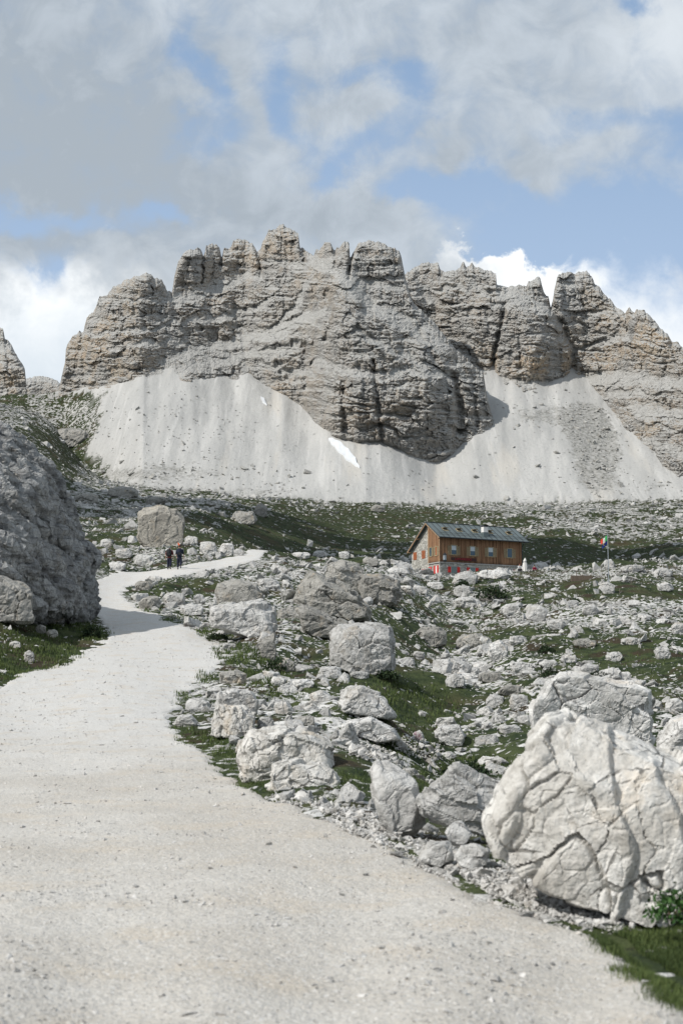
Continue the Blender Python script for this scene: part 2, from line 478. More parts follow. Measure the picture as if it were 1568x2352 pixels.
ZG = np.where(SD > -.05, ZG - .10 * sst(SD, -.05, .5), ZG)

PX, PY = pix(UU, ZG / YY)                 # photo position of every ground vertex (for placing meadow patches)
# meadow cover: grass between the stones, thickened behind the hut to deepen the shade there
gc = .42 + .75 * fbm(XG / 13., YY / 24., 12, 4, .55) + .25 * fbm(XG / 3., YY / 5., 15, 3)
for (cx, cy, rx, ry, w) in [(960, 1640, 110, 70, .5), (900, 1580, 160, 40, .5), (1420, 1360, 260, 18, .7), (1250, 1470, 300, 35, .25), (1090, 1560, 60, 130, -.45),
                            (1000, 1850, 60, 30, .4), (1450, 2240, 160, 120, .9), (800, 1210, 280, 50, .6), (600, 1220, 160, 40, .4), (1000, 1190, 150, 16, .6), (1350, 1200, 280, 26, -.6), (1480, 1240, 150, 14, -.3), (1000, 1212, 90, 10, -.4),
                            (700, 1230, 160, 50, .35), (1350, 1265, 300, 32, .75), (1240, 1215, 160, 20, -.15), (1480, 1225, 140, 25, -.1), (100, 1010, 60, 25, .6),
                            (180, 1045, 90, 25, .7), (150, 1090, 40, 40, .5), (330, 1110, 220, 50, -.5), (1300, 1165, 350, 9, -.9), (480, 1160, 250, 20, -.35), (280, 1240, 110, 60, .1),
                            (100, 1500, 160, 70, .5), (180, 1400, 60, 50, .4), (640, 1520, 130, 60, .45), (600, 1350, 200, 60, -.3), (1330, 1430, 240, 40, -.25), (700, 1650, 220, 90, -.35),
                            (1450, 1500, 200, 40, .2), (1060, 1320, 200, 12, -.3), (1400, 1310, 220, 18, -.5), (130, 960, 150, 30, -.5)]:
    gc = gc + w * np.exp(-((PX - cx) / rx) ** 2 - ((PY - cy) / ry) ** 2)
lefty = sst(225 + 45 * fbm(XG / 22., YY / 30., 31, 4, .65) - PX, -18, 18) * (PY > 900)
SCREE_C = SCREE * (1 - lefty)
gc = np.clip(gc - .1 * lefty, 0, 1.2) * (1 - SCREE_C)
debris = np.zeros(PX.shape)
for (cx, cy, rx, ry, w) in [(1370, 1040, 55, 85, 1.5), (1330, 970, 45, 45, 1.0), (1230, 950, 70, 35, .7), (1500, 1120, 90, 25, .5), (500, 1010, 110, 70, .32), (330, 1090, 220, 30, .7), (560, 1130, 200, 14, .6), (250, 960, 90, 60, .4)]:
    debris = debris + w * np.exp(-((PX - cx) / rx) ** 2 - ((PY - cy) / ry) ** 2)

# ------------------------------------------------------------------ ground materials
def limestone_colours(t, pos, scale, dark=(.21, .21, .205), mid=(.43, .43, .42), light=(.62, .615, .60)):
    n1 = t.noise(pos, scale, 6, .62)
    n2 = t.noise(pos, scale * 4.7, 5, .6)
    a = t.mix(t.ramp(n1, .36, .62), mid, light)
    return t.mix(t.ramp(n2, .50, .34, 0, .6), a, dark)

def make_ground_mat():
    mt, t, b = material("ground_turf_and_stone")
    geo = t.new('ShaderNodeNewGeometry'); pos = geo.outputs['Position']
    A = lambda nm: t.new('ShaderNodeAttribute', attribute_name=nm).outputs['Fac']
    g, sc, db = A('grass_cover'), A('scree'), A('debris')
    sepp = t.new('ShaderNodeSeparateXYZ'); t.l.new(pos, sepp.inputs[0])
    # texture scale grows with the real size of the debris far away
    far = t.ramp(sepp.outputs[1], 60, 420)
    pn = t.noise(pos, 2.6, 5, .62); pf = t.noise(pos, .38, 7, .66)
    st = t.mix(far, pn, pf)
    vn = t.voro(t.mapping(pos, (1, .8, 1)), 3.4); vf = t.voro(t.mapping(pos, (1, .6, 1)), .75)
    vv = t.mix(far, vn, vf)
    stoniness = t.m('ADD', t.m('MULTIPLY', st, 1.5), t.m('MULTIPLY', t.m('SUBTRACT', .45, vv), .55))
    thr = t.m('SUBTRACT', t.m('MULTIPLY', g, .62), .0)
    gm = t.ramp(t.m('SUBTRACT', t.m('ADD', thr, .44), stoniness), -.03, .05)
    gn = t.noise(pos, 1.1, 5, .6); gn2 = t.noise(pos, .11, 4, .6); gn3 = t.noise(pos, 9, 4, .7)
    grass = t.mix(t.ramp(gn, .35, .65), (.020, .032, .015), (.062, .078, .032))
    grass = t.mix(t.ramp(gn2, .52, .66), grass, (.066, .062, .032))
    grass = t.mix(t.ramp(gn3, .56, .66, 0, .8), grass, (.022, .024, .014))
    heath = t.ramp(t.noise(pos, .45, 5, .6), .54, .64, 0, .8)
    grass = t.mix(heath, grass, (.048, .032, .024))
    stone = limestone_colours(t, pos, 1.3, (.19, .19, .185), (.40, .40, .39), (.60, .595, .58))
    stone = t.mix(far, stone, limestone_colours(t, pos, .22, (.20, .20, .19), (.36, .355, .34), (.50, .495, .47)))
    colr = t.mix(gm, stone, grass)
    # scree
    sn = t.noise(pos, .9, 6, .72); sn2 = t.noise(t.mapping(pos, (1, .18, .18)), .09, 5, .6)
    sn3 = t.noise(t.mapping(pos, (1, .05, .05)), .22, 5, .65)
    scc = t.mix(t.ramp(sn2, .35, .68), (.375, .375, .365), (.455, .452, .437))
    scc = t.mix(t.ramp(sn, .5, .30, 0, .55), scc, (.27, .27, .26))
    scc = t.mix(t.ramp(sn3, .54, .66, 0, .35), scc, (.33, .33, .32))
    scc = t.mix(t.ramp(sn3, .46, .36, 0, .5), scc, (.52, .515, .50))
    beige = t.ramp(t.noise(t.mapping(pos, (1, .14, .14)), .05, 4, .6), .56, .68, 0, .5)
    scc = t.mix(beige, scc, (.50, .47, .42))
    dots = t.ramp(t.voro(t.mapping(pos, (1, .55, .8)), .16), .17, .07, 0, .8)
    dots = t.m('MULTIPLY', dots, t.ramp(t.noise(pos, .02, 3, .6), .42, .6))
    scc = t.mix(dots, scc, (.17, .17, .16))
    dm = t.ramp(t.m('ADD', t.m('MULTIPLY', db, .5), t.noise(pos, .16, 8, .78)), .74, .86, 0, .8)
    scc = t.mix(dm, scc, t.mix(t.ramp(t.noise(pos, .6, 5, .7), .4, .6), (.17, .17, .155), (.36, .355, .34)))
    colr = t.mix(sc, colr, scc)
    t.l.new(colr, b.inputs['Base Color'])
    h1 = t.noise(pos, 3.2, 5, .7); h2 = t.noise(pos, .5, 6, .72)
    hh = t.m('ADD', t.mix(far, h1, h2), t.m('MULTIPLY', gm, -.10))
    bd = t.ramp(sepp.outputs[1], 60, 500, .14, 1.6)
    t.l.new(t.bump(hh, t.m('SUBTRACT', 1.0, t.m('MULTIPLY', sc, .55)), bd), b.inputs['Normal'])
    b.inputs['Specular IOR Level'].default_value = .1
    return mt
MAT_GROUND = make_ground_mat()

def make_path_mat():
    mt, t, b = material("path_gravel")
    geo = t.new('ShaderNodeNewGeometry'); pos = geo.outputs['Position']
    sepp = t.new('ShaderNodeSeparateXYZ'); t.l.new(pos, sepp.inputs[0])
    n0 = t.noise(pos, .35, 5, .6); n1 = t.noise(pos, 13, 6, .75); n2 = t.noise(pos, 1.3, 5, .6); n3 = t.noise(pos, 55, 4, .75)
    base = t.mix(t.ramp(n0, .35, .65), (.46, .432, .388), (.535, .515, .478))
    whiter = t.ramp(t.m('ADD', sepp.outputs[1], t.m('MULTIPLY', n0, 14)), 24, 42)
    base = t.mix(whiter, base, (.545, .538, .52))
    base = t.mix(t.ramp(n1, .50, .36, 0, .5), base, (.36, .35, .325))
    base = t.mix(t.ramp(n2, .50, .66, 0, .55), base, (.50, .445, .37))
    base = t.mix(t.ramp(n3, .58, .70, 0, .4), base, (.66, .655, .64))
    vor = t.voro(pos, 62, 'F1', 'Color')
    vsep = t.new('ShaderNodeSeparateXYZ'); t.l.new(vor, vsep.inputs[0])
    base = t.mix(t.ramp(vsep.outputs[0], .80, .93, 0, .6), base, (.33, .325, .315))
    base = t.mix(t.ramp(vsep.outputs[1], .85, .95, 0, .6), base, (.68, .675, .66))
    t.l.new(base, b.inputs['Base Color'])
    v = t.voro(pos, 55); v2 = t.voro(pos, 21)
    hh = t.m('ADD', t.m('MULTIPLY', v, -.35), t.m('ADD', t.m('MULTIPLY', n1, 1.0), t.m('MULTIPLY', v2, -.5)))
    t.l.new(t.bump(hh, .8, .022), b.inputs['Normal'])
    b.inputs['Specular IOR Level'].default_value = .15
    return mt
MAT_PATH = make_path_mat()

# ------------------------------------------------------------------ ground sheet (front part + apron behind the viewer)
V = np.stack([XG, YY, ZG], -1).reshape(-1, 3)
me = np_mesh("ground", V, grid_quads(*XG.shape), None, MAT_GROUND)
attr(me, 'grass_cover', np.where(SCREE_C > .5, 0, np.minimum(np.clip(gc * .75 + .42, 0, 1.3), np.interp(YY, [10, 60, 180, 240], [1.0, .98, .95, .80])))); attr(me, 'scree', SCREE_C); attr(me, 'debris', debris)
ground = link(bpy.data.objects.new("ground", me)); tag(ground, kind='structure')
ax = np.array([-40., -12, -5, -2, 0, 2, 5, 12, 40]); ay = np.array([-60., -20, -6, 0, 1.15])
ag = np.stack(np.meshgrid(ax, ay) + [np.full((5, 9), -1.63)], -1).reshape(-1, 3)
me = np_mesh("path", ag, grid_quads(5, 9), None, MAT_PATH)
o = link(bpy.data.objects.new("path_behind", me)); tag(o, kind='structure'); o.name = "path"
# path sheet: same surface, lying 2-3 cm proud of the ground and dipping under at its edges
zp = ZG0 + .03 - .16 * (1 - sst(SD, -.25, .25)) + (fbm(XG / 2.2, YY / 2.2, 21, 4, .5) * .035 + fbm(XG / .35, YY / .35, 23, 3, .6) * .007 + fbm(XG / .11, YY / .11, 29, 2, .6) * .003 * (YY < 25)) * sst(SD, -.2, .5)
Vp = np.stack([XG, YY, zp], -1).reshape(-1, 3)
inside = (SD > -.3)
k = inside[:-1, :-1] & inside[1:, 1:] & inside[1:, :-1] & inside[:-1, 1:]
q = grid_quads(*XG.shape, keep=k)
used, q = compact(Vp, q)
me = np_mesh("path_sheet", Vp[used], q, None, MAT_PATH)
path = link(bpy.data.objects.new("path", me)); tag(path, kind='structure')
def pz(x, y):
    return bilin(UG, LG, np.where(SD > -.05, zp, ZG), np.asarray(x) / np.asarray(y), np.log(np.asarray(y)))
# ------------------------------------------------------------------ mountains
def make_cliff_mat():
    mt, t, b = material("dolomite_cliff")
    geo = t.new('ShaderNodeNewGeometry'); pos = geo.outputs['Position']
    nrm = t.new('ShaderNodeSeparateXYZ'); t.l.new(geo.outputs['Normal'], nrm.inputs[0])
    A = lambda nm: t.new('ShaderNodeAttribute', attribute_name=nm).outputs['Fac']
    och = A('ochre'); dbr = A('ledge_debris'); gl = A('cleft')
    beds = t.noise(t.mapping(pos, (.03, .03, .62)), 1.0, 7, .68)
    beds2 = t.noise(t.mapping(pos, (.08, .08, 1.6), (0, 0, 0), (3, 1, 7)), 1.0, 5, .6)
    cols = t.noise(t.mapping(pos, (.26, .26, .035)), 1.0, 6, .65)
    blot = t.noise(pos, .06, 6, .62)
    rock = t.mix(t.ramp(blot, .36, .64), (.315, .306, .290), (.435, .425, .403))
    rock = t.mix(t.ramp(beds, .54, .44, 0, .6), rock, (.225, .219, .208))
    rock = t.mix(t.ramp(beds2, .52, .66, 0, .35), rock, (.42, .408, .385))
    rock = t.mix(t.ramp(cols, .60, .70, 0, .45), rock, (.14, .134, .126))
    oc = t.mix(t.ramp(t.noise(pos, .25, 5, .6), .4, .6), (.47, .365, .26), (.46, .40, .32))
    of = t.m('MULTIPLY', och, t.ramp(t.noise(t.mapping(pos, (.06, .06, .045)), 1., 6, .62), .40, .56))
    rock = t.mix(t.m('MULTIPLY', of, .85), rock, oc)
    deb = t.mix(t.ramp(t.noise(pos, .5, 6, .7), .35, .62), (.38, .375, .36), (.49, .487, .467))
    lf = t.ramp(t.m('ADD', nrm.outputs[2], t.m('MULTIPLY', t.m('SUBTRACT', t.noise(pos, .35, 5, .7), .5), .5)), .50, .74)
    colr = t.mix(lf, rock, deb)
    colr = t.mix(t.m('MULTIPLY', dbr, .9), colr, deb)
    t.l.new(colr, b.inputs['Base Color'])
    h = t.m('ADD', t.m('ADD', beds, t.m('MULTIPLY', beds2, .5)), t.m('ADD', t.m('MULTIPLY', cols, .9), t.noise(pos, .55, 6, .75)))
    t.l.new(t.bump(h, 1.0, 1.5), b.inputs['Normal'])
    b.inputs['Specular IOR Level'].default_value = .1
    return mt
MAT_CLIFF = make_cliff_mat()

def poly_feature(PXc, PYc, pts, width):
    """1 on the polyline (photo points), falling to 0 at width; also returns signed side"""
    d = np.full(PXc.shape, 1e9)
    for (ax_, ay_), (bx_, by_) in zip(pts[:-1], pts[1:]):
        vx, vy = bx_ - ax_, by_ - ay_; t = np.clip(((PXc - ax_) * vx + (PYc - ay_) * vy) / (vx * vx + vy * vy), 0, 1)
        d = np.minimum(d, np.hypot(PXc - ax_ - t * vx, PYc - ay_ - t * vy))
    return np.clip(1 - d / width, 0, 1)

def massif(name, sky_pts, foot_pts, x0, x1, step, seed, gullies, ledges, slabs, towers, ochres, extra_depth=0, lean=.42, jag=1.0, back=70, foot_fixed=None, hard_x=None):
    xs_ = np.arange(x0, x1 + step, step)
    sp = np.array(sky_pts, float); fp = np.array(foot_pts, float)
    skyy = np.interp(xs_, sp[:, 0], sp[:, 1])
    skyy = skyy + jag * (fbm(xs_ / 9., seed, 1, 3, .6) * 3.2 + np.round(fbm(xs_ / 13., seed, 8, 2) * 3) * 1.4)
    foot = np.interp(xs_, fp[:, 0], fp[:, 1])
    if foot_fixed is None:
        Yb = hit(xs_[::6], foot[::6], first=420)[:, 1]
        Yb = np.interp(xs_, xs_[::6], Yb)
        kx = np.exp(-np.linspace(-2, 2, 25) ** 2); kx /= kx.sum()
        Yb = np.convolve(np.pad(Yb, 12, 'edge'), kx, 'valid') + extra_depth
    else:
        Yb = np.full(len(xs_), float(foot_fixed))
    ymax = foot.max() + 26; ymin = skyy.min() - step
    ys_ = np.arange(ymax, ymin, -step)
    XX, YYp = np.meshgrid(xs_, ys_)
    ROW = YYp.copy()
    YYp = np.maximum(YYp, skyy[None]); keepv = ROW > skyy[None] - step
    below = YYp > foot[None] + 24
    u, s = us(XX, YYp)
    # slope field: mostly steep bands broken by sloping ledges
    wob = fbm(XX / 170., YYp / 90., seed, 4, .55)
    def shelf(per, tilt, sd, wd):
        ph = (YYp + 17 * wob - tilt * XX) / per + .55 * fbm(XX / (per * 4.5), YYp / (per * 2.), sd, 3, .55)
        fr = ph - np.floor(ph)
        idr = np.sin(np.floor(ph) * 12.9898 + sd) * .5 + .5
        return sst(fr, .0, .10) * (1 - sst(fr, wd, wd + .16)), idr
    l1, i1 = shelf(27., .05, seed + 3, .26); l2, i2 = shelf(9.5, .045, seed + 5, .24)
    m1 = sst(fbm(XX / 80., YYp / 50., seed + 7, 3) + .55 * i1 - .2, -.25, .35); m2 = sst(fbm(XX / 40., YYp / 30., seed + 8, 3) + .3 * i2, -.3, .3)
    cot = lean * .42 + 1.15 * l1 * m1 + .55 * l2 * m2
    deb = .55 * l1 * m1
    for pts, wd, amt in ledges:
        f = poly_feature(XX + 9 * fbm(XX / 25., YYp / 25., seed + 9), YYp + 11 * fbm(XX / 25., YYp / 25., seed + 19), pts, wd * 1.5)
        cot = np.maximum(cot, amt * np.minimum(f * 1.6, 1)); deb = np.maximum(deb, np.clip(f * 1.8, 0, 1))
    for (cx, cy, rx, ry, cc) in slabs:
        w = np.exp(-((XX - cx) / rx) ** 4 - ((YYp - cy) / ry) ** 4)
        cot = cot * (1 - w) + (cc + .5 * (cot - lean)) * w
    cot = np.clip(cot, .03, 1.7)
    cot = np.where(YYp > foot[None] + 4, .15, cot)
    Yd = np.empty(XX.shape); Yd[0] = Yb - 1.0
    for j in range(1, len(ys_)):
        ds = s[j] - s[j - 1]; cc = cot[j]
        Yd[j] = Yd[j - 1] + cc * Yd[j - 1] / (1 - s[j] * cc) * ds
    kk_ = np.exp(-np.linspace(-2.2, 2.2, 89) ** 2); kk_ /= kk_.sum()
    Yp_ = np.pad(Yd, ((0, 0), (44, 44)), 'edge'); Yb2 = sum(w_ * Yp_[:, i_:i_ + Yd.shape[1]] for i_, w_ in enumerate(kk_))
    Yd = .12 * Yd + .88 * Yb2
    D = np.zeros(XX.shape)
    cl = np.zeros(XX.shape)
    for pts, wd, amt in gullies:
        f = poly_feature(XX + 4 * fbm(XX / 12., YYp / 12., seed + 29), YYp, pts, wd)
        f = f * f * (3 - 2 * f); D += .62 * amt * f; cl = np.maximum(cl, f)
    for (cx, cy, rx, ry, amt) in towers:
        D -= amt * np.exp(-((XX - cx) / rx) ** 2 - ((YYp - cy) / ry) ** 2)
    up = np.clip((YYp - skyy[None]) / 30., 0, 1)
    hgt = (YYp[0] - YYp) 
    # buttresses and clefts (vertical structure)
    warp = 22 * fbm(XX / 90., YYp / 130., seed + 41, 3)
    rb = ridged((XX + warp) / 95., YYp / 240., seed + 51, 3, .5)
    D -= 3.8 * rb * (.35 + .65 * sst(fbm(XX / 120., YYp / 90., seed + 57, 2), -.3, .4))
    r2 = fbm((XX + warp * .6) / 34., YYp / 80., seed + 61, 3, .5)
    D -= 2.4 * r2
    c3 = np.abs(perlin((XX + warp * .5) / 13., YYp / 70., seed + 71))
    D += 1.5 * np.exp(-(c3 / .07) ** 2) * sst(fbm(XX / 40., YYp / 30., seed + 73), -.1, .35)
    sy = (YYp + 6 * wob - .055 * XX)
    # jointed blocks between bedding planes, large to small
    wx, wy = 5 * fbm(XX / 20., YYp / 20., seed + 33, 2), 2 * fbm(XX / 16., YYp / 16., seed + 35, 2)
    for (sx_, sy2, am, tl, k_) in ((44, 24, 2.8, 7.0, 1), (17, 10, 1.6, 3.6, 2), (8, 4.4, .95, 1.5, 3), (4.4, 2.2, .6, .8, 4)):
        v_, t_, e_ = cells((XX + wx) / sx_, (sy + wy) / sy2, None, seed + k_)
        D -= am * (v_ - .5) + tl * t_
        D += .4 * am * np.exp(-(e_ / .06) ** 2)
    # bedding: thin shelves following the strata
    st = perlin(XX / 140., sy / 6.5, seed + 91) + .6 * perlin(XX / 90., sy / 3.1, seed + 93)
    bm_ = sst(fbm(XX / 60., YYp / 35., seed + 97, 3), -.35, .35)
    D -= (.9 * np.round(st * 2.5) / 2.5 + .4 * st) * (.4 + .6 * bm_)
    D -= .5 * fbm(XX / 5., YYp / 3.2, seed + 99, 3, .65)
    fadef = 1 - .5 * deb
    Yd = Yd + D * .82 * (.25 + .75 * sst(foot[None] - YYp, -10, 10)) * fadef * jag ** .5
    Yd += 9 * (1 - up) ** 3
    if hard_x is not None:
        Yd = Yd + hard_x(XX, YYp)
    XX3, ZZ3 = u * Yd, s * Yd
    V = np.stack([XX3, Yd, ZZ3], -1)
    nr, nc = XX.shape
    kq = (keepv[1:, :-1] | keepv[1:, 1:]) & ~(below[1:, :-1] & below[1:, 1:])
    kq = kq & ~((YYp[:-1, :-1] == YYp[1:, :-1]) & (YYp[:-1, 1:] == YYp[1:, 1:]))
    q = grid_quads(nr, nc, keep=kq)
    # closing: summit strip, back wall
    top = np.argmin(np.where(keepv, ROW, 1e9), 0); 
    ci = np.arange(nc)
    tv = V[top, ci]
    B = []
    for kk, (dd, ff) in enumerate([(0, 1.0), (.25, .97), (.6, .85), (1, .5), (1.15, .2), (1.2, 0)]):
        b_ = tv.copy(); b_[:, 1] += dd * back; b_[:, 0] *= b_[:, 1] / tv[:, 1]
        b_[:, 2] = tv[:, 2] * ff + (1 - ff) * 60; B.append(b_)
    Vb = np.concatenate(B); qb = grid_quads(6, nc) + nr * nc
    allv = np.concatenate([V.reshape(-1, 3), Vb]); allq = np.concatenate([q, qb])
    used, allq = compact(allv, allq)
    me = np_mesh(name, allv[used], allq, None, MAT_CLIFF, smooth=False)
    oc = np.full(XX.shape, .28)
    for (cx, cy, rx, ry, w) in ochres:
        oc += w * np.exp(-((XX - cx) / rx) ** 2 - ((YYp - cy) / ry) ** 2)
    pad = np.zeros(len(Vb))
    for nm, arr in (('ochre', oc), ('ledge_debris', deb), ('cleft', cl)):
        attr(me, nm, np.concatenate([arr.ravel(), pad])[used])
    return link(bpy.data.objects.new(name, me))

skyA = [(60, 948), (100, 913), (112, 904), (132, 903), (141, 870), (150, 828), (152, 798), (168, 768), (192, 763), (200, 728), (215, 718), (228, 683), (248, 678), (260, 658), (290, 643),
        (325, 630), (336, 624), (350, 635), (372, 643), (382, 665), (395, 672), (398, 655), (401, 633), (411, 598), (422, 580), (435, 574), (460, 570), (467, 588), (470, 585), (474, 565), (485, 561), (505, 568),
        (509, 592), (515, 570), (532, 568), (537, 553), (560, 549), (580, 560), (590, 580), (597, 572), (602, 560), (617, 528), (635, 522), (650, 515), (670, 528), (685, 537), (689, 570), (707, 580), (720, 586), (726, 572),
        (734, 572), (739, 563), (745, 555), (760, 556), (767, 577), (776, 568), (791, 556), (802, 558), (799, 580), (806, 590), (813, 577), (822, 558), (849, 553), (884, 559), (892, 570), (915, 573), (922, 593), (929, 628), (935, 655),
        (951, 698), (970, 715), (994, 738), (1029, 782), (1064, 818), (1109, 856), (1117, 905), (1131, 958), (1137, 985), (1145, 1000)]
footA = [(60, 935), (100, 925), (150, 915), (200, 903), (340, 880), (430, 892), (500, 880), (560, 878), (620, 890), (660, 915), (700, 935), (730, 990), (760, 1002), (830, 1020), (870, 1010), (960, 1052), (1000, 1063), (1030, 1045), (1060, 1022), (1090, 1008), (1115, 990), (1130, 975), (1145, 980)]
mA = massif("central_massif", skyA, footA, 60, 1144, 1.8, 3.7,
    gullies=[([(856, 830), (866, 913), (876, 1010)], 10, 11), ([(1040, 863), (1056, 928), (1056, 990)], 17, 16), ([(787, 880), (790, 990)], 10, 8), ([(752, 670), (757, 740), (748, 780)], 13, 13),
             ([(698, 790), (705, 890)], 11, 9), ([(468, 570), (464, 650)], 6, 12), ([(511, 570), (506, 610)], 6, 12), ([(592, 570), (600, 640)], 7, 10), ([(806, 580), (800, 640)], 8, 12), ([(770, 570), (768, 620)], 7, 10),
             ([(690, 560), (700, 600)], 8, 10), ([(640, 640), (655, 700)], 10, 6), ([(960, 760), (1020, 860), (1030, 900)], 12, 8), ([(905, 575), (908, 620)], 5, 6), ([(540, 720), (560, 780)], 9, 6), ([(1085, 880), (1095, 980)], 10, 6), ([(280, 700), (285, 760)], 6, 4)],
    ledges=[([(400, 692), (450, 680), (500, 660), (590, 630)], 9, 1.3), ([(380, 830), (450, 808), (600, 772), (700, 728), (740, 720)], 12, 1.35), ([(350, 862), (400, 850), (500, 830), (600, 812), (680, 795)], 12, 1.35), ([(500, 790), (600, 780), (660, 760)], 8, 1.3),
            ([(799, 658), (884, 718), (950, 752), (1010, 790)], 17, 1.25), ([(720, 600), (800, 640), (920, 660)], 12, 1.2), ([(180, 770), (300, 760), (400, 740)], 5, 1.2), ([(720, 830), (800, 850), (850, 858), (960, 850), (1030, 862)], 9, 1.3), ([(600, 600), (700, 610)], 7, 1.0),
            ([(640, 850), (720, 860)], 8, 1.2), ([(430, 740), (520, 725), (620, 690)], 7, 1.2), ([(250, 800), (330, 790), (420, 780)], 6, 1.1), ([(820, 760), (900, 800), (980, 840)], 8, 1.2), ([(560, 850), (640, 835)], 8, 1.2), ([(620, 760), (680, 700), (700, 650)], 7, 1.0), ([(230, 690), (380, 690)], 4, .9)],
    slabs=[(880, 945, 190, 95, .16), (640, 570, 60, 45, .12), (440, 620, 45, 45, .08), (540, 590, 50, 35, .15), (865, 605, 55, 45, .12), (250, 840, 110, 60, .22), (320, 660, 60, 25, .2), (640, 840, 60, 50, .2), (420, 870, 110, 22, 1.0)],
    towers=[(640, 720, 60, 120, 10), (880, 950, 140, 110, 12), (860, 760, 120, 60, 10), (250, 800, 120, 90, 6), (560, 690, 50, 50, 6), (645, 840, 45, 60, 10), (1000, 930, 50, 90, 6), (730, 760, 40, 40, 4)],
    ochres=[(230, 820, 110, 90, .75), (300, 690, 110, 60, .4), (830, 950, 40, 80, .5), (560, 600, 60, 40, .55), (650, 560, 60, 40, .45), (880, 600, 50, 30, .45), (650, 880, 60, 50, .45), (920, 950, 50, 70, .35), (500, 700, 60, 60, .3), (440, 880, 50, 15, .4), (720, 640, 60, 60, .25)],
    lean=.56)
tag(mA, "grey dolomite massif with jagged summit towers above the scree, centre of the view", "mountain", kind=None)

skyB = [(880, 660), (934, 628), (956, 610), (974, 605), (1006, 605), (1011, 623), (1019, 625), (1056, 615), (1061, 603), (1071, 615), (1084, 607), (1109, 618), (1139, 630), (1139, 653), (1156, 658), (1209, 655), (1212, 643), (1225, 640), (1234, 634), (1241, 643), (1249, 673), (1259, 680), (1264, 705),
        (1269, 690), (1272, 663), (1279, 635), (1291, 628), (1346, 623), (1360, 640), (1366, 650), (1391, 678), (1410, 700), (1434, 720), (1440, 712), (1446, 705), (1456, 718), (1463, 712), (1475, 710), (1499, 733), (1516, 753), (1539, 780), (1568, 795), (1640, 830), (1760, 860), (1900, 880), (2060, 930)]
footB = [(880, 900), (1000, 900), (1080, 895), (1115, 872), (1130, 880), (1150, 905), (1175, 925), (1230, 938), (1262, 930), (1292, 893), (1316, 866), (1345, 880), (1375, 925), (1400, 965), (1430, 1005), (1470, 1030), (1520, 1085), (1568, 1112), (1700, 1150), (1900, 1160), (2060, 1160)]
mB = massif("eastern_massif", skyB, footB, 880, 2058, 2.0, 12.3,
    gullies=[([(1158, 700), (1150, 740), (1137, 798), (1128, 862)], 9, 13), ([(1262, 700), (1300, 770), (1318, 800), (1308, 880)], 17, 18), ([(1340, 640), (1335, 700)], 5, 4), ([(1425, 745), (1475, 830), (1480, 870)], 10, 8), ([(1436, 715), (1440, 760)], 6, 8), ([(1190, 760), (1195, 850)], 6, 4), ([(1538, 790), (1560, 860)], 8, 5), ([(1010, 625), (1020, 700)], 7, 4), ([(1390, 860), (1380, 900)], 6, 3), ([(1225, 655), (1232, 720)], 5, 4)],
    ledges=[([(940, 672), (1040, 660), (1140, 668), (1230, 690)], 6, 1.2), ([(1140, 700), (1230, 690), (1262, 720)], 7, 1.3), ([(1320, 800), (1400, 780), (1440, 770)], 6, 1.2), ([(1120, 868), (1220, 882), (1300, 885)], 8, 1.4), ([(1340, 872), (1420, 868), (1568, 880)], 13, 1.35), ([(1450, 940), (1560, 960)], 12, 1.1), ([(1400, 905), (1480, 900)], 8, 1.1), ([(1480, 1010), (1568, 1040)], 9, 1.0)],
    slabs=[(1500, 980, 120, 110, .75), (1210, 910, 90, 30, 1.05), (1210, 800, 110, 70, .14), (1350, 720, 70, 80, .2), (1490, 780, 60, 70, .2), (1060, 720, 100, 80, .3)],
    towers=[(1210, 800, 60, 90, 12), (1370, 760, 60, 120, 10), (1350, 690, 45, 60, 7), (1500, 800, 50, 70, 6), (1060, 700, 70, 100, 4)],
    ochres=[(1220, 840, 100, 45, .85), (1370, 740, 50, 70, .65), (1500, 780, 60, 60, .95), (1400, 830, 60, 40, .4), (1500, 980, 80, 60, .45), (1100, 790, 50, 40, .3), (1060, 700, 60, 40, .25), (1330, 820, 40, 30, .3)],
    lean=.56, extra_depth=4)
tag(mB, "layered grey and ochre massif with a split tower rising on the right behind the scree", "mountain")

skyC = [(-420, 830), (-200, 810), (-60, 775), (-2, 750), (8, 755), (12, 778), (22, 783), (30, 800), (40, 818), (52, 836), (59, 850), (61, 890), (62, 925), (66, 945)]
mC = massif("western_cliff", skyC, [(-420, 945), (0, 930), (66, 928)], -420, 65, 2.4, 23.1, foot_fixed=880, gullies=[([(15, 780), (20, 850)], 6, 5)], ledges=[([(-60, 790), (40, 800)], 5, 1.1)], slabs=[], towers=[(30, 850, 30, 60, 4)],
            ochres=[(30, 880, 60, 40, .7)], lean=.35)
tag(mC, "ochre and grey cliff end cut off by the left edge of the photo", "mountain")
skyD = [(30, 880), (60, 869), (90, 863), (112, 866), (130, 874), (160, 890), (200, 900)]
mD = massif("distant_crag", skyD, [(30, 940), (200, 940)], 30, 200, 2.4, 33.1, gullies=[], ledges=[], slabs=[], towers=[], ochres=[], lean=.5, foot_fixed=1080, jag=.5)
tag(mD, "small shaded grey crag seen far away through the notch left of the central massif", "mountain")

